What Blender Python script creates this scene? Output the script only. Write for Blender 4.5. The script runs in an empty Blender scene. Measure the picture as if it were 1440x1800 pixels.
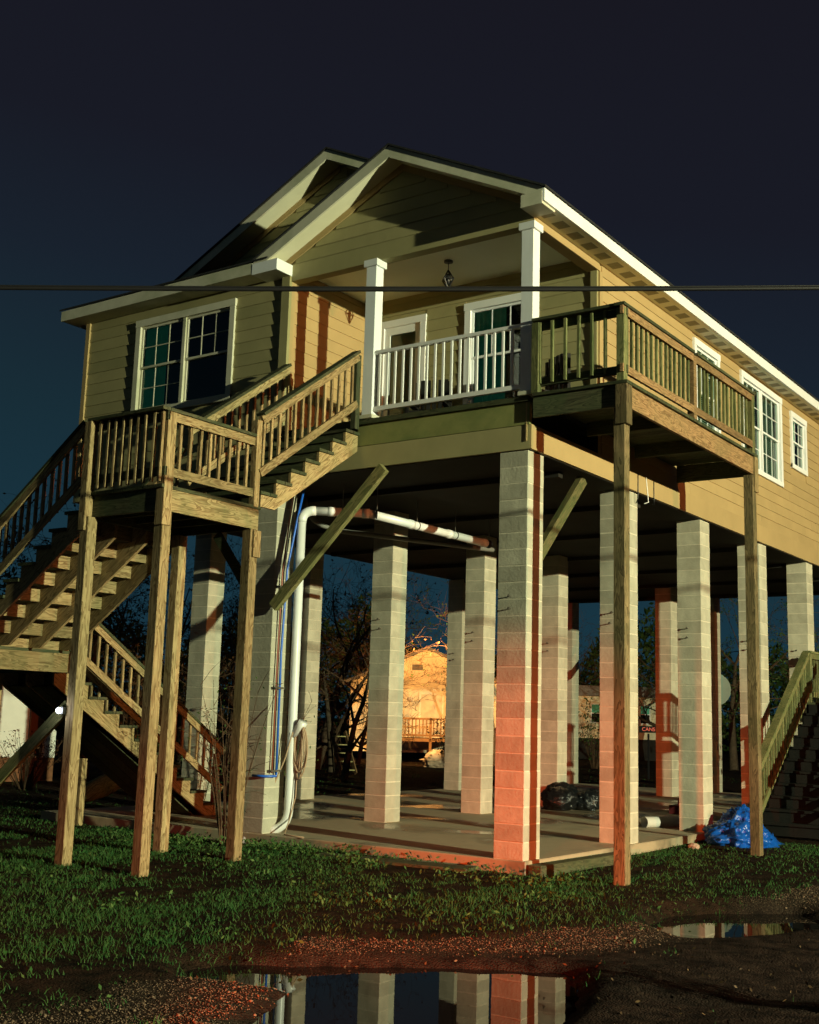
import bpy, bmesh, math, random
import numpy as np
from mathutils import Vector, Matrix, Euler, noise as mnoise
R = math.radians
random.seed(7); rng = np.random.default_rng(7)
scene = bpy.context.scene
C = scene.collection

# ------------------------------------------------------------------ camera
cd = bpy.data.cameras.new('camera'); cam = bpy.data.objects.new('camera', cd); C.objects.link(cam)
scene.camera = cam
_r = Vector((0.82062094, 0.5707191, 0.02934232)); _u = Vector((0.07371477, -0.15662909, 0.98490277)); _f = Vector((-0.56669868, 0.80606888, 0.17060354))
cam.matrix_world = Matrix(((_r.x, _u.x, -_f.x, 7.0467), (_r.y, _u.y, -_f.y, -12.5139), (_r.z, _u.z, -_f.z, 1.5823), (0, 0, 0, 1)))
cd.sensor_fit = 'VERTICAL'; cd.sensor_height = 36.0; cd.sensor_width = 28.8; cd.lens = 2099.73 / 1800 * 36.0
cd.clip_start = 0.1; cd.clip_end = 3000
# ------------------------------------------------------------------ world: night sky, teal towards the horizon
world = bpy.data.worlds.new('World'); scene.world = world; world.use_nodes = True
nt = world.node_tree; nt.nodes.clear()
tc = nt.nodes.new('ShaderNodeTexCoord'); sp = nt.nodes.new('ShaderNodeSeparateXYZ'); nt.links.new(tc.outputs['Generated'], sp.inputs[0])
az = nt.nodes.new('ShaderNodeMath'); az.operation = 'MULTIPLY_ADD'; az.inputs[1].default_value = 0.16
nt.links.new(sp.outputs['X'], az.inputs[0]); nt.links.new(sp.outputs['Z'], az.inputs[2])
rp = nt.nodes.new('ShaderNodeValToRGB'); nt.links.new(az.outputs[0], rp.inputs[0])
e = rp.color_ramp.elements
e[0].position = 0.0; e[0].color = (0.009, 0.034, 0.052, 1)
e[1].position = 0.50; e[1].color = (0.0090, 0.0090, 0.0150, 1)
for pos, c in ((0.12, (0.0090, 0.026, 0.038)), (0.24, (0.0095, 0.0155, 0.026)), (0.34, (0.0092, 0.0105, 0.018))):
    k = rp.color_ramp.elements.new(pos); k.color = (*c, 1)
bg = nt.nodes.new('ShaderNodeBackground'); nt.links.new(rp.outputs[0], bg.inputs[0]); bg.inputs[1].default_value = 1.0
wo = nt.nodes.new('ShaderNodeOutputWorld'); nt.links.new(bg.outputs[0], wo.inputs[0])
# ------------------------------------------------------------------ lights of the place, plus an added fill
def lamp(name, kind, loc, energy, color, aim=None, **kw):
    d = bpy.data.lights.new(name, kind); d.energy = energy; d.color = color
    for k, v in kw.items(): setattr(d, k, v)
    o = bpy.data.objects.new(name, d); C.objects.link(o); o.location = loc
    if aim is not None: o.rotation_euler = (Vector(aim) - Vector(loc)).to_track_quat('-Z', 'Y').to_euler()
    return o
# weak green fill sun, added to lift the front faces
lamp('front_fill', 'SUN', (0, -40, 20), 0.022, (0.55, 0.95, 0.7), aim=(0, 0, 4), angle=R(25))
# street lamp 32 m down the road, 7.9 m high: the hard warm-white light on every right-hand face
lamp('street_lamp_light', 'POINT', (32, -6.3, 7.9), 82000, (0.79, 0.84, 0.52), shadow_soft_size=0.13)
# red signal lamp beside it, seen in the shadows of the first
lamp('red_signal_light', 'POINT', (34, 0.4, 7.95), 11500, (1.0, 0.27, 0.075), shadow_soft_size=0.15)
# tail lamp of a car standing on the road in front of the house
lamp('tail_lamp_light', 'SPOT', (4.4, -12.0, 0.62), 9000, (1.0, 0.085, 0.006), aim=(-0.1, 0.0, 0.12), spot_size=R(25.5), spot_blend=1.0, shadow_soft_size=0.08)
lamp('tail_lamp_light', 'SPOT', (2.9, -12.4, 0.62), 900, (1.0, 0.03, 0.006), aim=(-2.9, -3.2, -0.2), spot_size=R(22), spot_blend=1.0, shadow_soft_size=0.10)
# sodium lamp by the far house
lamp('sodium_lamp_light', 'SPOT', (-15.6, 21.6, 4.4), 8000, (1.0, 0.50, 0.15), aim=(-21.8, 29.6, 1.9), spot_size=R(75), spot_blend=0.6, shadow_soft_size=0.08)

scene.view_settings.view_transform = 'Standard'; scene.view_settings.look = 'None'
scene.view_settings.exposure = 0.0; scene.view_settings.gamma = 1.0; scene.view_settings.use_curve_mapping = False
scene.render.engine = 'CYCLES'
cy = scene.cycles
cy.use_denoising = True; cy.max_bounces = 6; cy.diffuse_bounces = 4; cy.glossy_bounces = 3; cy.transparent_max_bounces = 8
cy.sample_clamp_indirect = 4.0; cy.caustics_reflective = False; cy.caustics_refractive = False

# ================================================================== helpers
class MB:
    def __init__(s): s.v = []; s.f = []
    def hexa(s, p):
        b = len(s.v); s.v += [tuple(q) for q in p]
        for q in ((0, 3, 2, 1), (4, 5, 6, 7), (0, 1, 5, 4), (1, 2, 6, 5), (2, 3, 7, 6), (3, 0, 4, 7)): s.f.append([b + i for i in q])
        return s
    def box(s, x0, x1, y0, y1, z0, z1):
        return s.hexa([(x0, y0, z0), (x1, y0, z0), (x1, y1, z0), (x0, y1, z0), (x0, y0, z1), (x1, y0, z1), (x1, y1, z1), (x0, y1, z1)])
    def quad(s, *p):
        b = len(s.v); s.v += [tuple(q) for q in p]; s.f.append(list(range(b, b + len(p)))); return s
    def prism(s, poly, fn, t0, t1):
        """poly: 2-D outline; fn(a, b, t) -> point; extruded from t0 to t1"""
        b = len(s.v); n = len(poly)
        s.v += [tuple(fn(a, c, t0)) for a, c in poly] + [tuple(fn(a, c, t1)) for a, c in poly]
        s.f.append([b + i for i in range(n)]); s.f.append([b + n + i for i in reversed(range(n))])
        for i in range(n): j = (i + 1) % n; s.f.append([b + i, b + n + i, b + n + j, b + j])
        return s
    def beam(s, a, b, w, h, up=(0, 0, 1)):
        a = Vector(a); b = Vector(b); d = (b - a).normalized(); up = Vector(up)
        sd = d.cross(up).normalized(); u2 = sd.cross(d).normalized()
        q = []
        for p in (a, b):
            q.append([p - sd * w / 2 - u2 * h / 2, p + sd * w / 2 - u2 * h / 2, p + sd * w / 2 + u2 * h / 2, p - sd * w / 2 + u2 * h / 2])
        return s.hexa(q[0] + q[1])
    def tube(s, pts, rad, n=8, cap=True):
        pts = [Vector(p) for p in pts]; rr = rad if isinstance(rad, (list, tuple)) else [rad] * len(pts)
        ref = Vector((0, 0, 1)); b0 = len(s.v)
        for i, p in enumerate(pts):
            d = (pts[min(i + 1, len(pts) - 1)] - pts[max(i - 1, 0)]).normalized()
            if i == 0:
                sd = d.cross(ref)
                if sd.length < 1e-3: sd = d.cross(Vector((1, 0, 0)))
                sd.normalize()
            else:
                sd = (sd - d * sd.dot(d))
                if sd.length < 1e-5: sd = d.orthogonal()
                sd.normalize()
            u = d.cross(sd)
            for k in range(n):
                a = 2 * math.pi * k / n; s.v.append(tuple(p + (sd * math.cos(a) + u * math.sin(a)) * rr[i]))
        for i in range(len(pts) - 1):
            for k in range(n):
                k2 = (k + 1) % n; s.f.append([b0 + i * n + k, b0 + i * n + k2, b0 + (i + 1) * n + k2, b0 + (i + 1) * n + k])
        if cap:
            s.f.append([b0 + k for k in reversed(range(n))]); e_ = b0 + (len(pts) - 1) * n; s.f.append([e_ + k for k in range(n)])
        return s
    def mesh(s, name, mat, smooth=False):
        me = bpy.data.meshes.new(name); me.from_pydata(s.v, [], s.f)
        if mat: me.materials.append(mat)
        if smooth: me.polygons.foreach_set('use_smooth', [True] * len(me.polygons))
        me.update(); return me
    def build(s, name, mat, parent=None, smooth=False, **k):
        return link(name, s.mesh(name, mat, smooth), parent, **k)
def link(name, me, parent=None, loc=None, rot=None):
    o = bpy.data.objects.new(name, me); C.objects.link(o)
    if loc is not None: o.location = loc
    if rot is not None: o.rotation_euler = rot
    if parent is not None:
        o.parent = parent; o.matrix_parent_inverse = parent.matrix_basis.inverted()
    return o
def tag(o, label, cat, group=None):
    o['label'] = label; o['category'] = cat
    if group: o['group'] = group
    return o
def thing(name, loc, label, cat, group=None):
    o = bpy.data.objects.new(name, None); C.objects.link(o); o.location = loc; o.empty_display_size = 0.2
    return tag(o, label, cat, group)
def bevel_mesh(me, w, seg=1):
    bm = bmesh.new(); bm.from_mesh(me); bmesh.ops.recalc_face_normals(bm, faces=bm.faces)
    bmesh.ops.bevel(bm, geom=bm.edges[:], offset=w, segments=seg, affect='EDGES', profile=0.6)
    bm.to_mesh(me); bm.free(); return me
def curve_mesh(name, segs, rad, mat, parent=None, n=7, smooth=True, **k):
    m = MB()
    for p in segs: m.tube(p, rad, n)
    return m.build(name, mat, parent, smooth, **k)
def arc(p0, p1, p2, n=6):
    p0, p1, p2 = Vector(p0), Vector(p1), Vector(p2)
    return [p0 * (1 - t) ** 2 + p1 * 2 * t * (1 - t) + p2 * t * t for t in [i / n for i in range(n + 1)]]

# ================================================================== materials
class NT:
    def __init__(s, name):
        s.m = bpy.data.materials.new(name); s.m.use_nodes = True; s.t = s.m.node_tree; s.t.nodes.clear()
        s.out = s.t.nodes.new('ShaderNodeOutputMaterial'); s.b = s.t.nodes.new('ShaderNodeBsdfPrincipled')
        s.t.links.new(s.b.outputs[0], s.out.inputs[0])
    def n(s, typ, **k):
        o = s.t.nodes.new(typ)
        for a, v in k.items(): setattr(o, a, v)
        return o
    def l(s, a, b): s.t.links.new(a, b)
    def setp(s, **k):
        for a, v in k.items():
            i = s.b.inputs[a.replace('_', ' ')]
            if hasattr(v, 'is_linked') or isinstance(v, bpy.types.NodeSocket): s.l(v, i)
            else: i.default_value = (*v, 1) if isinstance(v, tuple) and len(v) == 3 else v
    def math(s, op, a, b=None, c=None, clamp=False):
        o = s.n('ShaderNodeMath', operation=op, use_clamp=clamp)
        for i, v in enumerate((a, b, c)):
            if v is None: continue
            if isinstance(v, bpy.types.NodeSocket): s.l(v, o.inputs[i])
            else: o.inputs[i].default_value = v
        return o.outputs[0]
    def vmath(s, op, a, b):
        o = s.n('ShaderNodeVectorMath', operation=op)
        for i, v in enumerate((a, b)):
            if isinstance(v, bpy.types.NodeSocket): s.l(v, o.inputs[i])
            else: o.inputs[i].default_value = v
        return o.outputs['Value'] if op == 'DOT_PRODUCT' else o.outputs[0]
    def coords(s):
        """object coordinates shifted by a random step for each object, so that copies differ"""
        t = s.n('ShaderNodeTexCoord'); oi = s.n('ShaderNodeObjectInfo')
        k = s.math('MULTIPLY', oi.outputs['Random'], 37.0)
        s.rand = oi.outputs['Random']
        cb = s.n('ShaderNodeCombineXYZ'); s.l(k, cb.inputs[0]); s.l(k, cb.inputs[1]); s.l(k, cb.inputs[2])
        return s.vmath('ADD', t.outputs['Object'], cb.outputs[0])
    def noise(s, vec, scale, detail=4, rough=0.55, dist=0.0):
        o = s.n('ShaderNodeTexNoise'); o.inputs['Scale'].default_value = scale; o.inputs['Detail'].default_value = detail
        o.inputs['Roughness'].default_value = rough; o.inputs['Distortion'].default_value = dist
        if vec is not None: s.l(vec, o.inputs['Vector'])
        return o.outputs['Fac']
    def ramp(s, fac, *stops):
        o = s.n('ShaderNodeValToRGB'); s.l(fac, o.inputs[0]); el = o.color_ramp.elements
        while len(el) < len(stops): el.new(0.5)
        for q, (p, c) in zip(el, stops):
            q.position = p; q.color = (*c, 1) if isinstance(c, tuple) else (c, c, c, 1)
        return o.outputs[0]
    def mix(s, fac, a, b, mode='MIX'):
        o = s.n('ShaderNodeMix', data_type='RGBA', blend_type=mode)
        for i, v in ((0, fac), (6, a), (7, b)):
            if isinstance(v, bpy.types.NodeSocket): s.l(v, o.inputs[i])
            else: o.inputs[i].default_value = (*v, 1) if isinstance(v, tuple) else v
        return o.outputs[2]
    def bump(s, h, strength, dist=0.01):
        o = s.n('ShaderNodeBump'); o.inputs['Strength'].default_value = strength; o.inputs['Distance'].default_value = dist
        s.l(h, o.inputs['Height']); s.l(o.outputs[0], s.b.inputs['Normal'])
def plain(name, col, rough=0.6, var=0.12, scale=6.0, bump=0.0, dirt=None, dirt_amt=0.5, metal=0.0, objvar=0.0):
    k = NT(name); v = k.coords(); f = k.noise(v, scale, 5, 0.6)
    c = k.mix(k.ramp(f, (0.3, 0.0), (0.7, 1.0)), tuple(x * (1 - var) for x in col), tuple(min(1, x * (1 + var)) for x in col))
    if dirt:
        g = k.noise(v, scale * 0.35, 6, 0.65, 0.4)
        c = k.mix(k.math('MULTIPLY', k.ramp(g, (0.45, 0.0), (0.72, 1.0)), dirt_amt), c, dirt)
    if objvar:
        hv = k.n('ShaderNodeHueSaturation'); k.l(c, hv.inputs['Color'])
        k.l(k.math('MULTIPLY_ADD', k.rand, objvar, 1 - objvar / 2), hv.inputs['Value']); c = hv.outputs[0]
    k.setp(Base_Color=c, Roughness=rough, Metallic=metal, Specular_IOR_Level=0.5 if rough < .5 else 0.2)
    if bump: k.bump(k.noise(v, scale * 6, 4, 0.6), bump)
    return k.m
def wood(name, d, light=(0.48, 0.345, 0.175), dark=(0.185, 0.110, 0.050), algae=(0.085, 0.115, 0.045), amt=0.55, rough=0.75):
    """planed lumber with its grain running along d"""
    k = NT(name); v = k.coords(); d = Vector(d).normalized(); e1 = d.orthogonal().normalized(); e2 = d.cross(e1)
    cb = k.n('ShaderNodeCombineXYZ')
    for i, (ax, s_) in enumerate(((d, 1.6), (e1, 12.5), (e2, 12.5))):
        k.l(k.math('MULTIPLY', k.vmath('DOT_PRODUCT', v, tuple(ax)), s_), cb.inputs[i])
    g = k.noise(cb.outputs[0], 1.0, 3, 0.5, 0.9)
    ring = k.math('FRACT', k.math('MULTIPLY', g, 7.0))
    fine = k.noise(cb.outputs[0], 7.0, 3, 0.6)
    gr = k.math('ADD', k.math('MULTIPLY', k.math('POWER', ring, 1.6), 0.75), k.math('MULTIPLY', fine, 0.42))
    c = k.mix(k.ramp(gr, (0.15, 0.0), (0.85, 1.0)), light, dark)
    kn = k.n('ShaderNodeTexVoronoi'); kn.inputs['Scale'].default_value = 2.6; k.l(v, kn.inputs['Vector'])
    c = k.mix(k.math('MULTIPLY', k.ramp(kn.outputs['Distance'], (0.035, 1.0), (0.075, 0.0)), 0.75), c, tuple(x * 0.45 for x in dark))
    st = k.noise(v, 1.4, 6, 0.7, 0.5)
    c = k.mix(k.math('MULTIPLY', k.ramp(st, (0.36, 0.0), (0.66, 1.0)), amt), c, algae)
    hv = k.n('ShaderNodeHueSaturation'); k.l(c, hv.inputs['Color']); k.l(k.math('MULTIPLY_ADD', k.rand, 0.50, 0.72), hv.inputs['Value'])
    k.setp(Base_Color=hv.outputs[0], Roughness=rough, Specular_IOR_Level=0.15); k.bump(gr, 0.25, 0.004)
    return k.m
WX = wood('wood_along_x', (1, 0, 0)); WY = wood('wood_along_y', (0, 1, 0)); WZ = wood('wood_upright', (0, 0, 1), amt=0.30)
WYS = wood('wood_slope_y', (0, 1, 0.7), amt=0.4); WYD = wood('wood_slope_y_falling', (0, 1, -0.65), amt=0.4); WXS = wood('wood_slope_x', (1, 0, 0.72), amt=0.4)
OLD = dict(light=(0.100, 0.095, 0.052), dark=(0.032, 0.031, 0.018), algae=(0.048, 0.070, 0.030), amt=0.7)
DX = wood('weathered_wood_along_x', (1, 0, 0), **OLD); DY = wood('weathered_wood_along_y', (0, 1, 0), **OLD); DZ = wood('weathered_wood_upright', (0, 0, 1), **OLD)
BR = dict(light=(0.36, 0.215, 0.105), dark=(0.13, 0.066, 0.030), algae=(0.14, 0.115, 0.05), amt=0.5)
BY = wood('brown_wood_along_y', (0, 1, 0), **BR)
GZ = wood('green_wood_upright', (0, 0, 1), light=(0.27, 0.25, 0.11), dark=(0.10, 0.10, 0.04), algae=(0.05, 0.075, 0.026), amt=0.8)
GB = wood('green_brace_wood', (1, 0, 0.9), light=(0.38, 0.31, 0.14), dark=(0.14, 0.125, 0.05), algae=(0.10, 0.17, 0.05), amt=0.6)
WG = wood('greyed_post_wood', (0, 0, 1), light=(0.27, 0.195, 0.10), dark=(0.09, 0.062, 0.032), algae=(0.06, 0.062, 0.027), amt=0.6)
GBY = wood('green_brace_wood_y', (0, 1, 0.95), light=(0.25, 0.19, 0.09), dark=(0.11, 0.10, 0.04), algae=(0.05, 0.12, 0.035), amt=0.6)
SIDING = plain('tan_siding_paint', (0.425, 0.300, 0.140), 0.62, 0.06, 1.7, 0.08, (0.30, 0.215, 0.10), 0.4, objvar=0.07)
SIDING_DIM = plain('dimmed_tan_siding_paint', (0.345, 0.300, 0.150), 0.65, 0.09, 1.6, 0.08, (0.215, 0.210, 0.095), 0.5, objvar=0.10)  # darker, greener siding copy; paints in the dim light on front faces
BANDG = plain('algae_stained_trim', (0.235, 0.235, 0.085), 0.7, 0.12, 2.5, 0.05, (0.055, 0.115, 0.035), 0.85)
WHITE = plain('white_trim_paint', (0.80, 0.81, 0.83), 0.5, 0.03, 3.0, 0.03, (0.58, 0.57, 0.46), 0.3)
TRIMG = plain('dull_white_trim', (0.62, 0.585, 0.46), 0.6, 0.07, 3.0, 0.05, (0.27, 0.30, 0.16), 0.7)  # duller, yellower white with greenish blotches
SOFF = plain('pale_soffit', (0.76, 0.72, 0.54), 0.6, 0.05, 3.0, 0.03, (0.58, 0.53, 0.34), 0.3)
VENT = plain('soffit_vent_mesh', (0.31, 0.285, 0.19), 0.8, 0.1, 30.0, 0.3)
VINYL = plain('white_vinyl', (0.80, 0.78, 0.76), 0.35, 0.03, 4.0)
BLOCK = plain('painted_concrete_block', (0.495, 0.468, 0.362), 0.85, 0.10, 5.0, 0.45, (0.29, 0.275, 0.21), 0.62, objvar=0.26)
_t = BLOCK.node_tree; _bs = [n_ for n_ in _t.nodes if n_.type == 'BSDF_PRINCIPLED'][0]; _src = _bs.inputs['Base Color'].links[0].from_socket
_g = _t.nodes.new('ShaderNodeNewGeometry'); _mp = _t.nodes.new('ShaderNodeMapping'); _mp.inputs['Scale'].default_value = (3.2, 3.2, 1.0); _t.links.new(_g.outputs['Position'], _mp.inputs[0])
_nz = _t.nodes.new('ShaderNodeTexNoise'); _nz.inputs['Scale'].default_value = 1.6; _nz.inputs['Detail'].default_value = 5; _t.links.new(_mp.outputs[0], _nz.inputs['Vector'])
_rp = _t.nodes.new('ShaderNodeValToRGB'); _rp.color_ramp.elements[0].position = .46; _rp.color_ramp.elements[1].position = .80; _rp.color_ramp.elements[1].color = (.38, .38, .38, 1); _t.links.new(_nz.outputs['Fac'], _rp.inputs[0])
_mx = _t.nodes.new('ShaderNodeMix'); _mx.data_type = 'RGBA'; _mx.inputs[7].default_value = (.22, .19, .13, 1); _t.links.new(_rp.outputs[0], _mx.inputs[0]); _t.links.new(_src, _mx.inputs[6]); _t.links.new(_mx.outputs[2], _bs.inputs['Base Color'])   # drip stains running down the piers
MORTAR = plain('mortar', (0.62, 0.57, 0.44), 0.9, 0.1, 14.0, 0.4)
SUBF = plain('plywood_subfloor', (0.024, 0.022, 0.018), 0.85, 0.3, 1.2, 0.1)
SHING = plain('asphalt_shingle', (0.026, 0.026, 0.027), 0.9, 0.3, 30.0, 0.3)
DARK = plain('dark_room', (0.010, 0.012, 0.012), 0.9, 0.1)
BLIND = plain('window_blind', (0.36, 0.40, 0.33), 0.6, 0.05)
CURT = plain('green_curtain', (0.10, 0.42, 0.30), 0.8, 0.2, 9.0)
_b = [n_ for n_ in CURT.node_tree.nodes if n_.type == 'BSDF_PRINCIPLED'][0]; _b.inputs['Emission Color'].default_value = (0.05, 0.55, 0.30, 1); _b.inputs['Emission Strength'].default_value = 0.022   # weak green emission set on the curtain itself
BLACKM = plain('black_metal', (0.012, 0.012, 0.013), 0.45, 0.1)
STEEL = plain('weathered_steel', (0.20, 0.18, 0.15), 0.45, 0.2, 20.0, metal=0.7)
CEIL = None
PVC = plain('white_pvc', (0.84, 0.84, 0.84), 0.3, 0.03, 4.0, 0, (0.62, 0.53, 0.40), 0.3)
GREYP = plain('grey_plastic_pipe', (0.20, 0.20, 0.18), 0.5, 0.1)
BLUEP = plain('blue_pipe', (0.02, 0.13, 0.62), 0.35, 0.05)
REDP = plain('rust_red_pipe', (0.33, 0.085, 0.045), 0.45, 0.1)
CORD = plain('orange_cord', (0.46, 0.31, 0.20), 0.5, 0.1)
DOORM = plain('painted_door', (0.46, 0.42, 0.27), 0.5, 0.06)
def glass_mat():
    k = NT('window_glass'); k.t.nodes.remove(k.b)
    tr = k.n('ShaderNodeBsdfTransparent'); tr.inputs[0].default_value = (0.62, 0.80, 0.72, 1)
    gl = k.n('ShaderNodeBsdfGlossy'); gl.inputs['Roughness'].default_value = 0.02; gl.inputs[0].default_value = (0.9, 0.95, 0.95, 1)
    fr = k.n('ShaderNodeFresnel'); fr.inputs[0].default_value = 1.5
    mx = k.n('ShaderNodeMixShader'); k.l(k.math('MULTIPLY_ADD', fr.outputs[0], 1.0, 0.03, True), mx.inputs[0]); k.l(tr.outputs[0], mx.inputs[1]); k.l(gl.outputs[0], mx.inputs[2])
    k.l(mx.outputs[0], k.out.inputs[0]); return k.m
GLASS = glass_mat()
def slab_mat():
    k = NT('wet_concrete'); v = k.coords(); n1 = k.noise(v, 0.55, 5, 0.6, 0.3); n2 = k.noise(v, 8, 5, 0.65)
    wet = k.ramp(n1, (0.50, 0.0), (0.62, 1.0))
    c = k.mix(n2, (0.43, 0.345, 0.22), (0.31, 0.25, 0.16)); c = k.mix(wet, c, (0.11, 0.10, 0.068))
    k.setp(Base_Color=c, Roughness=k.math('MULTIPLY_ADD', wet, -0.62, 0.80)); k.bump(k.math('MULTIPLY', n2, k.math('SUBTRACT', 1.0, wet)), 0.25, 0.01); return k.m
SLAB = slab_mat()
def ceil_mat():
    k = NT('beadboard_ceiling'); t = k.n('ShaderNodeTexCoord')
    k.setp(Base_Color=k.mix(k.noise(t.outputs['Object'], 2.5, 4), (0.82, 0.84, 0.72), (0.74, 0.76, 0.62)), Roughness=0.55); return k.m
CEIL = ceil_mat()

# ================================================================== ground
XB = [(-14, 0.6), (-8, 0.95), (-6.5, 1.12), (-5.6, 0.75), (-4.75, 0.85), (-3.65, 1.95), (-2.5, 2.35), (1.5, 2.85), (6, 3.3), (20, 4.2), (60, 6)]
def road_edge(y): return np.interp(y, [a for a, b in XB], [b for a, b in XB])
POOL_A = np.array([(0.57, -5.92), (0.77, -5.54), (1.11, -5.35), (1.69, -4.86), (2.2, -4.49), (2.72, -4.2), (3.05, -4.74), (3.29, -5.33), (3.32, -5.72), (3.0, -7.2), (2.1, -7.0), (1.80, -6.24), (1.60, -5.82), (1.23, -5.99), (0.9, -6.2)])
POOL_B = np.array([(2.3, -1.77), (2.24, -1.03), (2.44, -0.49), (3.11, 0.1), (3.41, -0.35), (3.54, -0.96), (3.26, -1.55), (2.78, -2.06)])
WATER_Z = -0.26
def sdist(px, py, poly):
    """signed distance to a polygon, negative inside"""
    d = np.full(px.shape, 1e9); ins = np.zeros(px.shape, bool); n = len(poly)
    for i in range(n):
        x0, y0 = poly[i]; x1, y1 = poly[(i + 1) % n]
        dx, dy = x1 - x0, y1 - y0
        t = np.clip(((px - x0) * dx + (py - y0) * dy) / (dx * dx + dy * dy), 0, 1)
        d = np.minimum(d, np.hypot(px - x0 - t * dx, py - y0 - t * dy))
        c = ((y0 > py) != (y1 > py)) & (px < (x1 - x0) * (py - y0) / (y1 - y0 + 1e-12) + x0); ins ^= c
    return np.where(ins, -d, d)
def wob(x, y, s, seed):
    r_ = np.random.default_rng(seed); o = np.zeros(np.shape(x))
    for k in range(6):
        a = r_.uniform(0, 2 * math.pi); fq = s * r_.uniform(0.5, 2.2); o = o + np.sin((x * math.cos(a) + y * math.sin(a)) * fq + r_.uniform(0, 6.28))
    return o / 6
def height(x, y):
    x = np.asarray(x, float); y = np.asarray(y, float)
    h = -0.135 + 0.03 * wob(x, y, 1.1, 3) + 0.012 * wob(x, y, 5.0, 4)
    rd = np.clip((x - road_edge(y) + 0.25) / 0.8, 0, 1); h = h - 0.055 * rd + 0.008 * rd * wob(x, y, 16, 9) + 0.012 * rd * wob(x, y, 6, 10) + 0.02 * rd * np.sin((x - 0.35 * y) * 3.1)
    h = h + 0.06 * np.exp(-((x + 3.1) ** 2 + (y + 1.7) ** 2) / 1.6)
    for P in (POOL_A, POOL_B):
        m = (x > P[:, 0].min() - 1.2) & (x < P[:, 0].max() + 1.2) & (y > P[:, 1].min() - 1.2) & (y < P[:, 1].max() + 1.2)
        if m.any():
            d = sdist(x[m] if x.ndim else x, y[m] if y.ndim else y, P) + 0.05 * wob(x[m], y[m], 11, 5)
            t = np.clip((d + 0.14) / 0.42, 0, 1); t = t * t * (3 - 2 * t)
            low = WATER_Z - 0.075
            h[m] = np.where(d < 0.28, low + (np.maximum(h[m], WATER_Z + 0.055) - low) * t, h[m])
    return h
def axis_coords(a, b, fine, lo, hi):
    mid = np.arange(a, b + 1e-6, fine); left = a - np.geomspace(0.25, a - lo, 26); right = b + np.geomspace(0.25, hi - b, 26)
    return np.concatenate([left[::-1], mid, right])
gx = axis_coords(-11, 6.2, 0.085, -900, 900); gy = axis_coords(-12, 3.2, 0.085, -300, 1500)
GX, GY = np.meshgrid(gx, gy); H = height(GX.ravel(), GY.ravel()).reshape(GX.shape)
nx, ny = len(gx), len(gy)
co = np.stack([GX, GY, H], -1).reshape(-1, 3)
ii = (np.arange(ny - 1)[:, None] * nx + np.arange(nx - 1)[None, :]).ravel()
fa = np.stack([ii, ii + 1, ii + nx + 1, ii + nx], -1)
def np_mesh(name, co, fa, mat, attr=None, smooth=False):
    me = bpy.data.meshes.new(name); n, m, k = len(co), len(fa), fa.shape[1]
    me.vertices.add(n); me.vertices.foreach_set('co', np.ascontiguousarray(co, dtype=np.float32).ravel())
    me.loops.add(m * k); me.loops.foreach_set('vertex_index', np.ascontiguousarray(fa, dtype=np.int32).ravel())
    me.polygons.add(m); me.polygons.foreach_set('loop_start', np.arange(0, m * k, k, dtype=np.int32))
    me.update(calc_edges=True)
    if smooth: me.polygons.foreach_set('use_smooth', np.ones(m, bool))
    if attr is not None:
        for an, av in attr.items():
            a = me.attributes.new(an, 'FLOAT', 'POINT'); a.data.foreach_set('value', np.ascontiguousarray(av, dtype=np.float32))
    me.materials.append(mat); me.validate(); return me
def gravel_amount(x, y):
    d = x - road_edge(y) + 0.22 * wob(x, y, 6, 12)
    return np.clip(d / 0.25 + 0.5, 0, 1)
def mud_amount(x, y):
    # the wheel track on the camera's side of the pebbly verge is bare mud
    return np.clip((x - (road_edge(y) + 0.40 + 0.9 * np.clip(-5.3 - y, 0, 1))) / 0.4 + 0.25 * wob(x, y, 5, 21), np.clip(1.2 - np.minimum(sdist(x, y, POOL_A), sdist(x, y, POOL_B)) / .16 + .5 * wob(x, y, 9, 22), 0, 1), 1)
def ground_mat():
    k = NT('grassy_ground_and_gravel_track'); t = k.n('ShaderNodeTexCoord'); v = t.outputs['Object']
    a = k.n('ShaderNodeAttribute', attribute_name='gravel').outputs['Fac']; m = k.n('ShaderNodeAttribute', attribute_name='mud').outputs['Fac']
    n1 = k.noise(v, 5, 6, 0.7); vo = k.n('ShaderNodeTexVoronoi'); vo.inputs['Scale'].default_value = 62; k.l(v, vo.inputs['Vector'])
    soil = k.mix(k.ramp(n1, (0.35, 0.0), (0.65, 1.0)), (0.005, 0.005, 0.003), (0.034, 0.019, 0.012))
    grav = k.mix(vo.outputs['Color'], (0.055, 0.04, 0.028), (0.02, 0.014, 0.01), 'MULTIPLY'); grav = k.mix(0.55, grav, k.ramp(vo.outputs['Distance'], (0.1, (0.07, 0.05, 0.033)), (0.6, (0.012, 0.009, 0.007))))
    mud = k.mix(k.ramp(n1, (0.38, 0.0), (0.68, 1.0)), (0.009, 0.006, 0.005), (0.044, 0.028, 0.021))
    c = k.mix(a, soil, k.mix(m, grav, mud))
    k.setp(Base_Color=c, Roughness=0.9, Specular_IOR_Level=0.05)
    hgt = k.math('ADD', k.math('MULTIPLY', vo.outputs['Distance'], -0.8), k.noise(v, 14, 5, 0.7)); k.bump(hgt, 0.7, 0.02); return k.m
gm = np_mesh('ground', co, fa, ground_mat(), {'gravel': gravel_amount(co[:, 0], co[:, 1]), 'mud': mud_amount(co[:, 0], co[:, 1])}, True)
go = link('ground', gm); go['kind'] = 'structure'; go['label'] = 'dark grassy yard and gravel track around the raised house'
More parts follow.
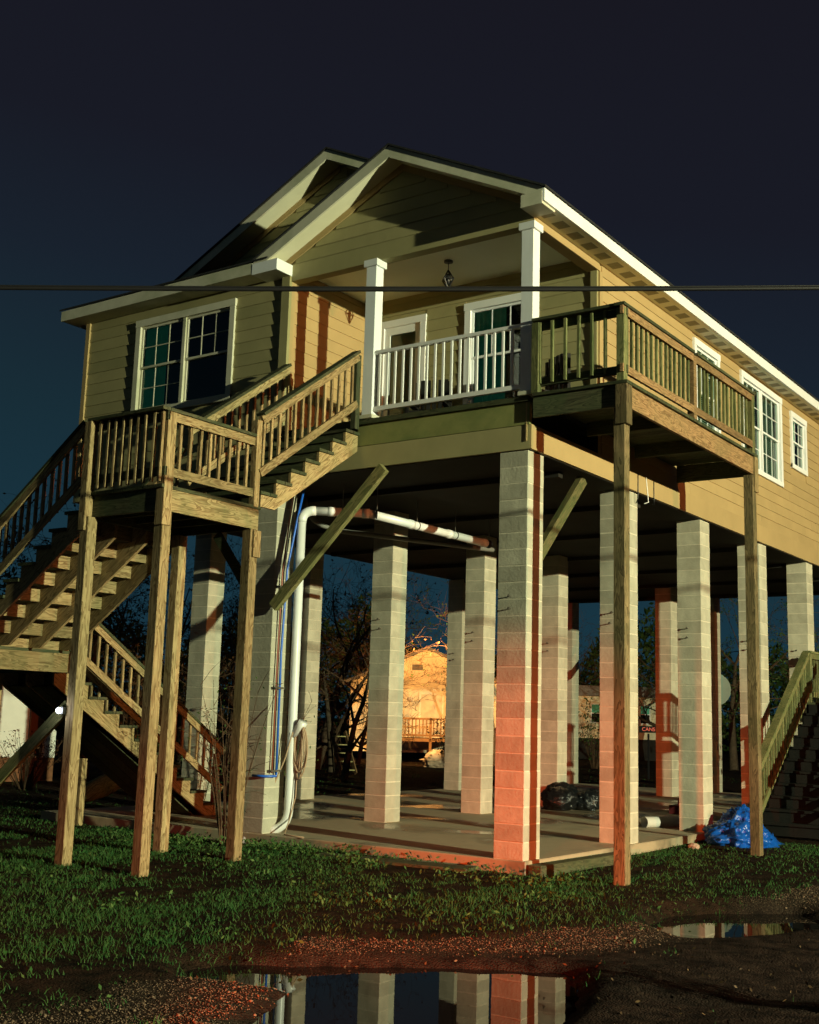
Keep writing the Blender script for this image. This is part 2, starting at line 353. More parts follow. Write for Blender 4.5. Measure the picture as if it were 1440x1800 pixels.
def water_mat():
    k = NT('puddle_water'); t = k.n('ShaderNodeTexCoord')
    k.setp(Base_Color=(0.006, 0.006, 0.006), Roughness=0.015, IOR=1.33, Specular_IOR_Level=0.5); k.bump(k.noise(t.outputs['Object'], 7, 2), 0.012, 0.01); return k.m
WM = water_mat()
for P, lab in ((POOL_A, 'large dark puddle on the gravel track in the foreground'), (POOL_B, 'small dark puddle on the track below the balcony')):
    x0, y0 = P.min(0) - 0.3; x1, y1 = P.max(0) + 0.3
    o = MB().quad((x0, y0, WATER_Z), (x1, y0, WATER_Z), (x1, y1, WATER_Z), (x0, y1, WATER_Z)).build('puddle', WM); o['kind'] = 'structure'; o['label'] = lab
# concrete pad under the house
sl = MB().box(-8.6, 0.05, -0.03, 17.35, -0.42, 0.0); o = sl.build('concrete_pad', SLAB); o['kind'] = 'structure'; bevel_mesh(o.data, 0.012)

# ================================================================== the raised house
house = thing('raised_house', (-4.2, 8.6, 0), 'tan raised house with gabled roofs standing on tall concrete block piers', 'house')
K = 0.2032; PH = 4.87; SP = 2.81
blk = bevel_mesh(MB().box(-0.2, 0.2, -0.2, 0.2, 0, K - 0.006).mesh('block', BLOCK), 0.006)
short = bevel_mesh(MB().box(-0.2, 0.2, -0.2, 0.2, 0, PH - 23 * K - 0.004).mesh('block', BLOCK), 0.006)
near = {(0, 0), (0, 1), (0, 2), (0, 3), (0, 4), (1, 0), (1, 1), (1, 2), (1, 3), (2, 1), (2, 2), (1, 5)}
bolt = MB(); bolt.tube([(0, 0, 0), (0, -0.075, 0)], 0.008, 6); bolt.tube([(0, -0.05, 0), (0, -0.062, 0)], 0.018, 6)
bolt_me = bolt.mesh('anchor_bolt', STEEL)
for ci, px in enumerate((-0.2, -4.22, -8.25)):
    for ri in range(7):
        if (ci, ri) == (2, 0): continue
        py = ri * SP + 0.2
        pier = MB().box(px - 0.1972, px + 0.1972, py - 0.1972, py + 0.1972, -0.3, PH).build('pier', MORTAR, house)
        if ri == 0 and ci == 0:
            b = MB().box(px - 0.2, px + 0.2, py - 0.205, py + 0.2, -0.34, -0.006).build('footing', BLOCK, pier)
        if (ci, ri) in near:
            for k in range(24):
                me = blk if k < 23 else short
                b_ = link('block', me, None, (px + random.uniform(-.002, .002), py + random.uniform(-.002, .002), k * K + 0.0035), (0, random.uniform(-.003, .003), random.uniform(-.004, .004)))
                b_.scale = (1, 1, random.uniform(.968, 1.012)); b_.parent = pier; b_.matrix_parent_inverse = pier.matrix_basis.inverted()
        else:
            m = MB()
            for k in range(24): m.box(px - 0.2, px + 0.2, py - 0.2, py + 0.2, k * K + 0.0035, k * K + (K if k < 23 else PH - 23 * K) - 0.008)
            s = m.build('block_stack', BLOCK, pier); s['kind'] = 'stuff'
        if ri < 5 and (ci, ri) != (1, 0):
            for zz in (2.98, 3.13): link('anchor_bolt', bolt_me, pier, (px - 0.03 + 0.04 * random.random(), py - 0.2, zz - 0.05 * (ri == 0)))

# ---- floor platform and bands
XL, XR = -8.40, 0.03
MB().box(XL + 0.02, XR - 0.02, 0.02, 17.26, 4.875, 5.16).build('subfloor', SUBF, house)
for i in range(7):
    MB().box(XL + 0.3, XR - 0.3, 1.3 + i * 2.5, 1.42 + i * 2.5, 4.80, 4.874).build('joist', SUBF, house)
MB().box(-4.0, XR + 0.004, -0.022, 0.02, 4.885, 5.185).build('band_board', SIDING_DIM, house)
MB().box(XL, -4.002, -0.022, 0.02, 4.885, 5.185).build('band_board', SIDING_DIM, house)
MB().box(-4.0, XR - 0.001, -0.032, 0.02, 5.19, 5.475).build('band_board', BANDG, house)
MB().box(-0.02, -0.005, -0.0355, -0.02, 4.98, 5.47).build('trim_strip', SIDING, house)
MB().box(XR - 0.02, XR + 0.022, -0.02, 17.26, 4.885, 5.19).build('band_board', SIDING, house)
# porch deck boards (edge seen from below)
for i in range(14):
    MB().box(-4.0, XR - 0.002, -0.075 + i * 0.14, 0.06 + i * 0.14, 5.478, 5.545).build('deck_board', DX, house)

# ---- walls: backing with openings, lap siding boards, windows
def wall(origin, du, L, z0, z1, opens, mat, outn, expo=0.183, top_fn=None, lo_fn=None, thick=0.0, bs=0.0, be=0.0):
    """origin: point at u=0; du: unit direction along the wall; outn: outward normal. opens: (u0, u1, z0, z1)."""
    O, U, N = Vector(origin), Vector(du), Vector(outn)
    def P(u, z, n=0.0): q = O + U * u + N * n; return (q.x, q.y, z)
    m = MB(); us = sorted({0.0, L, *[a for o_ in opens for a in o_[:2]]}); zs = sorted({z0, z1, *[a for o_ in opens for a in o_[2:]]})
    if top_fn is None:
        for a, b in zip(us, us[1:]):
            for c, d in zip(zs, zs[1:]):
                if any(o_[0] - 1e-6 <= a and b <= o_[1] + 1e-6 and o_[2] - 1e-6 <= c and d <= o_[3] + 1e-6 for o_ in opens): continue
                m.quad(P(a, c), P(b, c), P(b, d), P(a, d))
    else:
        n = 24
        for i in range(n):
            a, b = L * i / n, L * (i + 1) / n
            m.quad(P(a, z0), P(b, z0), P(b, max(z0, top_fn(b))), P(a, max(z0, top_fn(a))))
    w = m.build('wall', mat, house)
    z = z0
    while z < z1 - 0.02:
        zt = min(z + expo, z1)
        spans = [(bs, L - be)]
        if top_fn is not None:
            xs = [u for u in np.linspace(0, L, 241) if top_fn(u) > zt - 0.03]
            if not xs: break
            spans = [(min(xs), max(xs))]
        for o_ in opens:
            if o_[2] < zt - 0.01 and o_[3] > z + 0.01:
                ns = []
                for a, b in spans:
                    if o_[1] <= a or o_[0] >= b: ns.append((a, b)); continue
                    if o_[0] > a: ns.append((a, o_[0]))
                    if o_[1] < b: ns.append((o_[1], b))
                spans = ns
        out = []
        for a, b in spans:                      # butt joints of long courses
            while b - a > 4.4: c = a + random.uniform(2.2, 3.7); out.append((a, c - 0.0015)); a = c + 0.0015
            out.append((a, b))
        for a, b in out:
            if b - a < 0.02: continue
            jz = random.uniform(-0.002, 0.002)
            h = [P(a, z + jz, 0.001), P(b, z + jz, 0.001), P(b, zt + 0.012, 0.001), P(a, zt + 0.012, 0.001), P(a, z + jz, 0.019), P(b, z + jz, 0.019), P(b, zt + 0.012, 0.006), P(a, zt + 0.012, 0.006)]
            MB().hexa(h).build('siding_board', mat, w)
        z = zt
    return w
def window(origin, du, outn, u0, u1, z0, z1, units, trim=WHITE, cas=0.10, grid=(3, 2), blinds=(), bare=(), back=0.5, curtain=()):
    O, U, N = Vector(origin), Vector(du), Vector(outn)
    def P(u, z, n=0.0): q = O + U * u + N * n; return (q.x, q.y, z)
    def bx(m, a, b, c, d, n0, n1):
        m.hexa([P(a, c, n0), P(b, c, n0), P(b, d, n0), P(a, d, n0), P(a, c, n1), P(b, c, n1), P(b, d, n1), P(a, d, n1)])
    m = MB(); pr = 0.048
    bx(m, u0, u0 + cas, z0, z1 - cas - 0.001, -0.05, pr); bx(m, u1 - cas, u1, z0, z1 - cas - 0.001, -0.05, pr); bx(m, u0 - 0.01, u1 + 0.01, z1 - cas, z1 + 0.012, -0.05, pr + 0.006); bx(m, u0, u1, z0 - 0.012, z0 + cas * 0.75, -0.05, pr + 0.004)
    w = m.build('window', trim, house)
    # dark room behind
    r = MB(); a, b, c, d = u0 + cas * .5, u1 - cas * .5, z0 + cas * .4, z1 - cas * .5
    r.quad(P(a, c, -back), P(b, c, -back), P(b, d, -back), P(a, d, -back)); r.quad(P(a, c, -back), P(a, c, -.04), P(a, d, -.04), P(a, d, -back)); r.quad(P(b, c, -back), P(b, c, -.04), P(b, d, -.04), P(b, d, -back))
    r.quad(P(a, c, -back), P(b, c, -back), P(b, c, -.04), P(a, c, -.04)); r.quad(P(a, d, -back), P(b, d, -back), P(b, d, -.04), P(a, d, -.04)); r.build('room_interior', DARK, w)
    W = (u1 - u0 - 2 * cas - 0.06 * (units - 1)) / units; zc = (z0 + z1) / 2
    for i in range(units):
        a = u0 + cas + i * (W + 0.06); b = a + W
        if i: mm = MB(); bx(mm, a - 0.06, a, z0 + cas * .75, z1 - cas, -0.05, 0.03); mm.build('mullion', trim, w)
        for j, (c, d, dn) in enumerate(((z0 + cas * .75, zc + 0.02, -0.030), (zc - 0.02, z1 - cas, -0.012))):
            s = MB(); t = 0.036
            bx(s, a, a + t, c, d, dn - .02, dn + .02); bx(s, b - t, b, c, d, dn - .02, dn + .02); bx(s, a + t, b - t, c, c + t, dn - .02, dn + .02); bx(s, a + t, b - t, d - t, d, dn - .02, dn + .02)
            s.build('sash', trim, w)
            MB().quad(P(a + t, c + t, dn), P(b - t, c + t, dn), P(b - t, d - t, dn), P(a + t, d - t, dn)).build('pane', GLASS, w)
            if (i, j) not in bare:
                for g in range(1, grid[0]):
                    u = a + t + (b - a - 2 * t) * g / grid[0]; q = MB(); bx(q, u - .007, u + .007, c + t, d - t, dn - .008, dn + .008); q.build('muntin', trim, w)
                for g in range(1, grid[1]):
                    z = c + t + (d - c - 2 * t) * g / grid[1]; q = MB(); bx(q, a + t, b - t, z - .007, z + .007, dn - .0079, dn + .0085); q.build('muntin', trim, w)
        if i in blinds:
            q = MB(); z = z0 + cas
            while z < z1 - cas: q.hexa([P(a + .02, z, -.075), P(b - .02, z, -.075), P(b - .02, z + .026, -.095), P(a + .02, z + .026, -.095), P(a + .02, z + .002, -.073), P(b - .02, z + .002, -.073), P(b - .02, z + .028, -.093), P(a + .02, z + .028, -.093)]); z += 0.036
            q.build('blind', BLIND, w)
        if i in curtain:
            q = MB(); n = 14; c0, c1 = a + .02, a + W * 0.55
            for g in range(n):
                ua, ub = c0 + (c1 - c0) * g / n, c0 + (c1 - c0) * (g + 1) / n; na, nb = -.07 - .03 * (g % 2), -.07 - .03 * ((g + 1) % 2)
                q.quad(P(ua, z0 + cas * .5, na), P(ub, z0 + cas * .5, nb), P(ub, z1 - cas * .6, nb), P(ua, z1 - cas * .6, na))
            q.build('curtain', CURT, w)
    return w
# wing front (y = 0)
FO, FU, FN = (XL, 0, 0), (1, 0, 0), (0, -1, 0)
wf = (-7.17 - XL, -5.03 - XL, 6.17, 7.72)
ZT = 7.90
wall(FO, FU, 4.40, 5.19, ZT, [wf], SIDING_DIM, FN, bs=0.09, be=0.115)
window(FO, FU, FN, *wf, 2, bare={(1, 0)}, curtain=(0,), grid=(3, 2), trim=TRIMG)
MB().box(XL, XL + 0.088, -0.044, 0.01, 5.19, ZT).build('corner_board', SIDING, house)
MB().box(-4.115, -3.966, -0.044, 0.01, 5.19, ZT).build('corner_board', SIDING_DIM, house)
MB().box(-4.0, -3.966, 0.0105, 0.11, 5.55, ZT).build('corner_board', SIDING, house)
MB().box(XL - 0.022, XL, -0.02, 17.2, 4.88, ZT).build('wall', SIDING, house)
# porch side wall (x = -4.0, facing +x) and porch back wall
PB = 1.86
wall((-4.0, 0, 0), (0, 1, 0), PB, 5.55, 8.06, [], SIDING, (1, 0, 0), bs=0.112)
door = (-3.72 + 4.0, -2.84 + 4.0, 5.55, 7.66); pw = (-2.13 + 4.0, -0.93 + 4.0, 6.02, 7.68)
wall((-4.0, PB, 0), (1, 0, 0), 4.03, 5.55, 8.06, [door, pw], SIDING_DIM, (0, -1, 0), bs=0.02, be=0.10)
window((-4.0, PB, 0), (1, 0, 0), (0, -1, 0), *pw, 1, bare={(0, 0)}, curtain=(0,), grid=(3, 2))
MB().box(-0.068, XR - 0.0005, PB - 0.044, PB + 0.01, 5.55, 8.05).build('corner_board', SIDING_DIM, house)
# door with casing
dm = MB(); ux0, ux1 = -3.72, -2.84
dm.box(ux0, ux0 + .1, PB - .036, PB + .05, 5.55, 7.56); dm.box(ux1 - .1, ux1, PB - .036, PB + .05, 5.55, 7.56); dm.box(ux0 - .01, ux1 + .01, PB - .042, PB + .05, 7.56, 7.67)
dd = dm.build('door', WHITE, house)
st = MB(); st.box(ux0 + .1, ux0 + .2, PB - .01, PB + .03, 5.57, 7.56); st.box(ux1 - .2, ux1 - .1, PB - .01, PB + .03, 5.57, 7.56); st.box(ux0 + .2, ux1 - .2, PB - .01, PB + .03, 7.44, 7.56); st.box(ux0 + .2, ux1 - .2, PB - .01, PB + .03, 5.57, 5.80); st.build('storm_door_frame', WHITE, dd)
MB().box(ux0 + .2, ux1 - .2, PB + .045, PB + .07, 5.57, 7.45).build('door_leaf', DOORM, dd)
MB().quad((ux0 + .2, PB + .01, 5.8), (ux1 - .2, PB + .01, 5.8), (ux1 - .2, PB + .01, 7.44), (ux0 + .2, PB + .01, 7.44)).build('pane', GLASS, dd)
# right-hand side wall (x = XR), from the porch corner to the back
RO, RU, RN = (XR, PB, 0), (0, 1, 0), (1, 0, 0)
w1 = (5.28 - PB, 6.42 - PB, 6.15, 7.80); w2 = (7.47 - PB, 9.70 - PB, 6.12, 7.83); w3 = (10.27 - PB, 11.26 - PB, 6.62, 7.73)
wall(RO, RU, 17.26 - PB, 5.19, 7.78 + 0.12, [w1, w2, w3], SIDING, RN, bs=0.09)
window(RO, RU, RN, *w1, 1, blinds=(0,)); window(RO, RU, RN, *w2, 2, blinds=(0, 1)); window(RO, RU, RN, *w3, 1, grid=(3, 2), curtain=(0,))
MB().box(XR - 0.01, XR + 0.026, PB + 0.0, PB + 0.088, 5.55, 7.80).build('corner_board', SIDING, house)
# porch beams, ceiling, columns
MB().box(-3.985, XR - 0.002, -0.01, 0.15, 7.80, 8.055).build('porch_beam', SIDING_DIM, house)
MB().box(-0.13, XR + 0.004, 0.1505, PB - 0.03, 7.80, 8.055).build('porch_beam', SIDING, house)
MB().box(XR + 0.005, XR + 0.028, -0.01, 17.26, 7.905, 8.0).build('frieze_board', SIDING, house)
MB().box(XR + 0.005, XR + 0.021, -0.01, PB, 7.801, 7.9).build('frieze_board', SIDING, house)
cm = MB(); yy = 0.15
while yy < PB:                              # beads of the ceiling boards
    cm.box(-3.98, -0.13, yy, yy + 0.034, 8.02, 8.05); cm.box(-3.98, -0.13, yy + 0.034, yy + 0.041, 8.028, 8.05); yy += 0.041
cm.build('porch_ceiling', CEIL, house)
for cx in (-2.45, 0.0):
    col = MB().box(cx - 0.085, cx + 0.085, -0.085, 0.085, 5.546, 7.70).build('porch_column', WHITE, house); bevel_mesh(col.data, 0.004)
    cp = bevel_mesh(MB().box(cx - 0.115, cx + 0.115, -0.115, 0.115, 7.70, 7.797).mesh('cap', WHITE), 0.004); link('cap', cp, col)
    bs_ = bevel_mesh(MB().box(cx - 0.105, cx + 0.105, -0.105, 0.105, 5.547, 5.60).mesh('base_trim', TRIMG), 0.004); link('base_trim', bs_, col)
# porch railing (white vinyl)
pr = MB().box(-2.36, -0.09, -0.065, 0.0, 6.44, 6.485).build('porch_railing', VINYL, house)
MB().box(-2.36, -0.09, -0.06, -0.005, 5.645, 5.705).build('bottom_rail', VINYL, pr)
bal = bevel_mesh(MB().box(-0.017, 0.017, -0.017, 0.017, 5.705, 6.44).mesh('baluster', VINYL), 0.003)
for i in range(17): link('baluster', bal, pr, (-2.285 + i * 0.1285, -0.034, 0))

# ---- roofs
SL = 0.49; ER = 0.38; ZE = 8.08; RX1, RZ1 = -2.03, 9.26; RX2 = -4.15; RZ2 = ZE + SL * (ER - RX2); EL = -8.68; YF, YG, YB = -0.35, 0.88, 17.6
TH = 0.028
def slab3(name, pts, mat, parent, dz):
    m = MB(); b = len(pts); m.v = [tuple(p) for p in pts] + [(p[0], p[1], p[2] + dz) for p in pts]
    m.f = [list(range(b)), list(range(2 * b - 1, b - 1, -1))] + [[i, b + i, b + (i + 1) % b, (i + 1) % b] for i in range(b)]
    return m.build(name, mat, parent)
def zr(x): return ZE + SL * (ER - x)
def zl2(x): return ZE + SL * (x - EL)
ov = 0.025
slab3('roof', [(ER + ov, YF - ov, zr(ER + ov)), (ER + ov, YB, zr(ER + ov)), (RX2, YB, zr(RX2)), (RX2, YG - ov, zr(RX2)), (RX1, YG - ov, zr(RX1)), (RX1, YF - ov, zr(RX1))], SHING, house, TH)
slab3('roof', [(RX2, YG - ov, zl2(RX2)), (RX2, YB, zl2(RX2)), (EL - ov, YB, zl2(EL - ov)), (EL - ov, YG - ov, zl2(EL - ov))], SHING, house, TH)
LE1 = RX1 - (RZ1 - ZE) / SL
slab3('roof', [(RX1, YF - ov, RZ1), (RX1, 1.3, RZ1), (LE1, 1.3, ZE), (LE1, YF - ov, ZE)], SHING, house, TH)
slab3('roof', [(LE1 + 0.3, YF - ov, ZE - 0.012), (LE1 + 0.3, 1.3, ZE - 0.012 + SL * (1.3 - YF)), (EL - ov, 1.3, ZE - 0.012 + SL * (1.3 - YF)), (EL - ov, YF - ov, ZE - 0.012)], SHING, house, TH)
FH = 0.165
def rake(y, xa, za, xb, zb, mat, t=0.03):
    m = MB(); m.hexa([(xa, y, za - FH), (xb, y, zb - FH), (xb, y + t, zb - FH), (xa, y + t, za - FH), (xa, y, za), (xb, y, zb), (xb, y + t, zb), (xa, y + t, za)]); return m.build('rake_board', mat, house)
def rsoff(y0, y1, xa, za, xb, zb, mat, dz=0.13):
    m = MB(); m.hexa([(xa, y0, za - dz), (xb, y0, zb - dz), (xb, y1, zb - dz), (xa, y1, za - dz), (xa, y0, za - dz + .02), (xb, y0, zb - dz + .02), (xb, y1, zb - dz + .02), (xa, y1, za - dz + .02)]); return m.build('rake_soffit', mat, house)
rake(YF, RX1, RZ1 - 0.002, ER - 0.03, zr(ER - 0.03) - 0.002, TRIMG); rake(YF, LE1 + .02, ZE + .008, RX1 - 0.001, RZ1 - 0.002, TRIMG)
rsoff(YF + .031, 0.0, RX1, RZ1, ER - .05, zr(ER - .05), SOFF); rsoff(YF + .031, 0.0, LE1 + .06, ZE + .03, RX1 - .002, RZ1, SOFF)
rake(YG, RX2, RZ2 - 0.002, RX1, RZ1 + 0.02, TRIMG); rake(YG, EL + .9, zl2(EL + .9) - .002, RX2 - .001, RZ2 - .002, TRIMG)
rsoff(YG + .031, 1.25, RX2, RZ2, RX1 + .3, zr(RX1 + .3), SOFF); rsoff(YG + .031, 1.25, EL + .9, zl2(EL + .9), RX2 - .002, RZ2, SOFF)
# frieze under the rake soffits
for y, xa, za, xb, zb in ((0.0, LE1 + .35, ZE + .17, RX1, RZ1), (0.0, ER - .35, zr(ER - .35), RX1 + .001, RZ1), (1.25, EL + 1.5, zl2(EL + 1.5), RX2, RZ2)):
    m = MB(); y0 = y - .03; m.hexa([(xa, y0, za - .23), (xb, y0, zb - .23), (xb, y, zb - .23), (xa, y, za - .23), (xa, y0, za - .131), (xb, y0, zb - .131), (xb, y, zb - .131), (xa, y, za - .131)]); m.build('frieze_board', SIDING, house)
# gable walls
def g1(u): x = -4.0 + u; return min(RZ1 - SL * abs(x - RX1), 99) - 0.13
wall((-4.0, 0.0, 0), (1, 0, 0), 4.03, 8.055, 9.2, [], SIDING_DIM, FN, top_fn=g1)
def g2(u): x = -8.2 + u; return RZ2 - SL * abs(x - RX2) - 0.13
wall((-8.2, 1.25, 0), (1, 0, 0), 8.1, 8.3, 10.2, [], SIDING_DIM, FN, top_fn=g2)
# eaves: right fascia + soffit with vents; front fascia + soffit of the wing
MB().box(ER - .03, ER, YF, YB, ZE - .175, ZE - .004).build('fascia', WHITE, house)
sf = MB().box(XR + .0285, ER - .031, YF + .031, YB, 7.905, 7.925).build('soffit', SOFF, house)
vme = MB().box(-0.085, 0.085, -0.11, 0.11, -0.0045, 0.004).mesh('soffit_vent', VENT)
for i in range(43): link('soffit_vent', vme, sf, (0.20, 0.02 + i * 0.405, 7.9085))
MB().box(EL, LE1 - .001, YF, YF + .03, ZE - .185, ZE - .016).build('fascia', TRIMG, house)
MB().box(EL + .001, EL + .03, YF + .0305, YB, ZE - .175, ZE - .004).build('fascia', WHITE, house)
MB().box(EL + .031, -4.0, YF + .031, -0.0265, 7.895, 7.915).build('soffit', TRIMG, house)
# cornice returns
for xa, xb in ((0.045, ER - 0.032), (LE1 + 0.001, -3.955)):
    r_ = bevel_mesh(MB().box(xa, xb, YF - 0.004, 0.0 if xa < -1 else -0.012, 7.875, 8.045).mesh('cornice_return', WHITE if xa < -1 else TRIMG), 0.003); link('cornice_return', r_, house)
# knee braces below the floor
for a, b, mt in (((-3.93, -0.09, 3.05), (-2.12, -0.09, 4.84), GB), ((-0.2, 0.38, 3.40), (-0.2, 1.86, 4.86), GBY), ((-4.22, 14.5, 3.3), (-4.22, 16.7, 4.8), GBY)):
    m = MB().beam(a, b, 0.085 if mt is GB else 0.085, 0.15, (0, 0, 1) if mt is not GB else (0, 0, 1)); m.build('knee_brace', mt, house)
# second, grey waste line hung below the floor
curve_mesh('waste_pipe', [arc((-4.55, 1.2, 4.86), (-4.55, 1.2, 4.42), (-4.25, 1.8, 4.40)) + [Vector((-3.15, 4.45, 4.40))]], 0.04, GREYP, house)
for i in range(3):
    curve_mesh('hanging_wire', [[(XR + .03, 3.1 + i * .28 + q * .02 * (i % 2), 5.15 - q * .09 - .0 * i) for q in range(5)] + [(XR - .01, 3.12 + i * .28, 4.72 + .04 * i)]], 0.008, BLACKM if i != 1 else VINYL, house, 5)

# ================================================================== railings, stairs, decks
def baluster_mesh(l, mat, w=0.036): return bevel_mesh(MB().box(-w / 2, w / 2, -w / 2, w / 2, 0, l).mesh('baluster', mat), 0.003)
def railing(root, a, b, n, h, mats, post=False, gap=0.10, side=(0, 0, 0), cap=True, bottom=True, low=False):
    """a, b: floor (or nosing) points under the ends; n balusters between; h: rail height"""
    cap_m, rail_m, bal_m = mats; A, B = Vector(a), Vector(b); d = B - A; L = math.hypot(d.x, d.y); un = d.normalized(); Z = Vector((0, 0, 1))
    s = Vector(side)
    m = MB()
    if cap: m.beam(A + Z * (h - .019), B + Z * (h - .019), 0.135, 0.036)
    r = m.build('railing', cap_m, root)
    MB().beam(A + Z * (h - .092) + s * .030, B + Z * (h - .092) + s * .030, 0.036, 0.10).build('top_rail', rail_m, r)
    if bottom: MB().beam(A + Z * (gap + .05) + s * .030, B + Z * (gap + .05) + s * .030, 0.036, 0.10).build('bottom_rail', rail_m, r)
    lo = gap + .02 if not low else .03; ln = h - .05 - lo
    me = baluster_mesh(ln, bal_m)
    for i in range(n):
        t = (i + .5) / n; p = A + d * t - s * .008
        link('baluster', me, r, (p.x + random.uniform(-.004, .004), p.y, p.z + lo), (random.uniform(-.008, .008), random.uniform(-.008, .008), random.uniform(-.05, .05)))
    return r
def flight(root, O, ds, dt, W, n, rise, run, mats, strs=3, riser=True):
    """O: top edge at the floor level of the upper landing; ds: way down, dt: across"""
    O, ds, dt = Vector(O), Vector(ds), Vector(dt); tread_m, riser_m, str_m = mats
    def P(s, z, t): q = O + ds * s + dt * t; return (q.x, q.y, O.z + z)
    def bx(s0, s1, t0, t1, z0, z1): return MB().hexa([P(s0, z0, t0), P(s1, z0, t0), P(s1, z0, t1), P(s0, z0, t1), P(s0, z1, t0), P(s1, z1, t0), P(s1, z1, t1), P(s0, z1, t1)])
    for i in range(1, n):
        z = -i * rise; s0 = (i - 1) * run
        bx(s0 + .0, s0 + run / 2 - .004, -.03, W + .03, z - .038, z).build('tread', tread_m, root); bx(s0 + run / 2 + .004, s0 + run + .03, -.03, W + .03, z - .038, z).build('tread', tread_m, root)
    if riser:
        for i in range(1, n + 1): bx((i - 1) * run - .02, (i - 1) * run - .002, .03, W - .03, -i * rise + (-.038 if i < n else .0), -(i - 1) * rise - .0385).build('riser', riser_m, root)
    poly = [(0, -.039)]
    for i in range(1, n): poly += [((i - 1) * run, -i * rise - .039), (i * run, -i * rise - .039)]
    e_ = (n - 1) * run; poly += [(e_, -n * rise + .001), (e_ - .26, -n * rise + .001)] ; poly += [(0.0, -.039 - .40)]
    pl = [poly[0]] + poly[1:]
    for k in range(strs):
        t = (W - .04) * k / (strs - 1)
        MB().prism(pl, lambda a, b, t_: P(a, b, t_), t, t + .04).build('stringer', str_m, root)
def post(root, x, y, z0, z1, w=0.14, mat=WZ, name='post'):
    me = bevel_mesh(MB().box(-w / 2, w / 2, -w / 2, w / 2, z0, z1).mesh(name, mat), 0.006); return link(name, me, root, (x, y, 0))

# ---- front staircase
stair = thing('front_staircase', (-3.2, -2.7, -0.1), 'weathered wooden staircase with two landings zigzagging up to the porch', 'staircase')
LZ = 4.05; X0, X1, Y0, Y1 = -3.93, -2.60, -3.52, -1.95
# upper flight: porch edge to the landing
flight(stair, (-3.80, -0.085, 5.545), (0, -1, 0), (1, 0, 0), 1.22, 8, (5.545 - LZ) / 8, 0.266, (DX, DX, WYS), 3)
sl_ = ((5.545 - LZ) / 8) / 0.266
for xx, n_ in ((-2.60, 13), (-3.83, 13)):
    railing(stair, (xx, -0.15, 5.50), (xx, -2.0, 5.50 - 1.85 * sl_), n_, 1.0, (DY, WYS, WZ), gap=0.20, side=(1, 0, 0) if xx > -3 else (1, 0, 0))
post(stair, -2.60, -0.14, 5.40, 6.44, 0.09, DZ, 'rail_post')
post(stair, -2.615, -2.03, LZ - 0.02, 5.10, 0.09, WZ, 'rail_post')
# upper landing
bl = MB().box(X1 - .045, X1, Y0 + .1, Y1, LZ - .285, LZ - .04).build('rim_beam', WY, stair); MB().box(X0, X1 - .1, Y0 + .02, Y0 + .06, LZ - .285, LZ - .04).build('rim_beam', DX, stair)
MB().box(X0, X0 + .04, Y0 + .1, Y1, LZ - .285, LZ - .04).build('rim_beam', DY, stair); MB().box(X0 + .05, X1 - .05, Y1 - .04, Y1, LZ - .285, LZ - .04).build('rim_beam', DX, stair)
for i in range(1, 4): MB().box(X0 + .05, X1 - .05, Y0 + i * .4, Y0 + .04 + i * .4, LZ - .24, LZ - .04).build('joist', DX, stair)
for i in range(9):
    u = X0 - .03 + i * 0.1537; MB().box(u, u + .147, Y0 - .03, Y1 + .02, LZ - .0385, LZ).build('deck_board', DY, stair)
for (px, py, tx, ty) in ((X0 + .15, Y0 + .0, X0 + .125, Y0 - .04), (X1 - .07, Y0 + .10, X1 - .045, Y0 + .07), (X0 + .07, Y1 - .05, None, None), (X1 - .07, Y1 - .05, None, None)):
    post(stair, px, py, -0.5, LZ - .287 if tx is None else LZ - .29, 0.135, WZ)
    if tx is not None: post(stair, tx, ty, LZ - .45, LZ + .83, 0.13 if px > -3 else .11, WZ, 'rail_post')
MB().box(X1 + .001, X1 + .03, Y1 - .09, Y1 + .03, LZ - .62, LZ - .30).build('post_splice', WZ, stair)
railing(stair, (X0 + .1, Y0 - .02, LZ), (X1 + .02, Y0 - .02, LZ), 10, 0.87, (DX, DX, WZ), side=(0, 1, 0), low=True)
railing(stair, (X1 - .04, Y0 + .03, LZ), (X1 - .04, -2.08, LZ), 9, 0.87, (DY, WY, WZ), side=(1, 0, 0))
MB().beam((X1 - .1, Y1 - .05, 3.10), (X1 - .62, Y1 - .05, 3.74), 0.04, 0.12).build('knee_brace', DX, stair)
# middle flight: down to the left
LZ2 = 2.35; n2 = 9; r2 = (LZ - LZ2) / n2; run2 = 0.262
flight(stair, (X0 - .005, Y0 + .03, LZ), (-1, 0, 0), (0, 1, 0), 1.52, n2, r2, run2, (DY, WY, WXS), 4)
s2 = r2 / run2
railing(stair, (X0 - .02, Y0 + .02, LZ - .02), (X0 - 2.1, Y0 + .02, LZ - .02 - 2.08 * s2), 16, 0.90, (DX, WXS, WZ), gap=0.14, side=(0, -1, 0))
railing(stair, (X0 - .02, Y1 - .02, LZ - .02), (X0 - 2.1, Y1 - .02, LZ - .02 - 2.08 * s2), 15, 0.90, (DX, WXS, WZ), gap=0.14, side=(0, -1, 0))
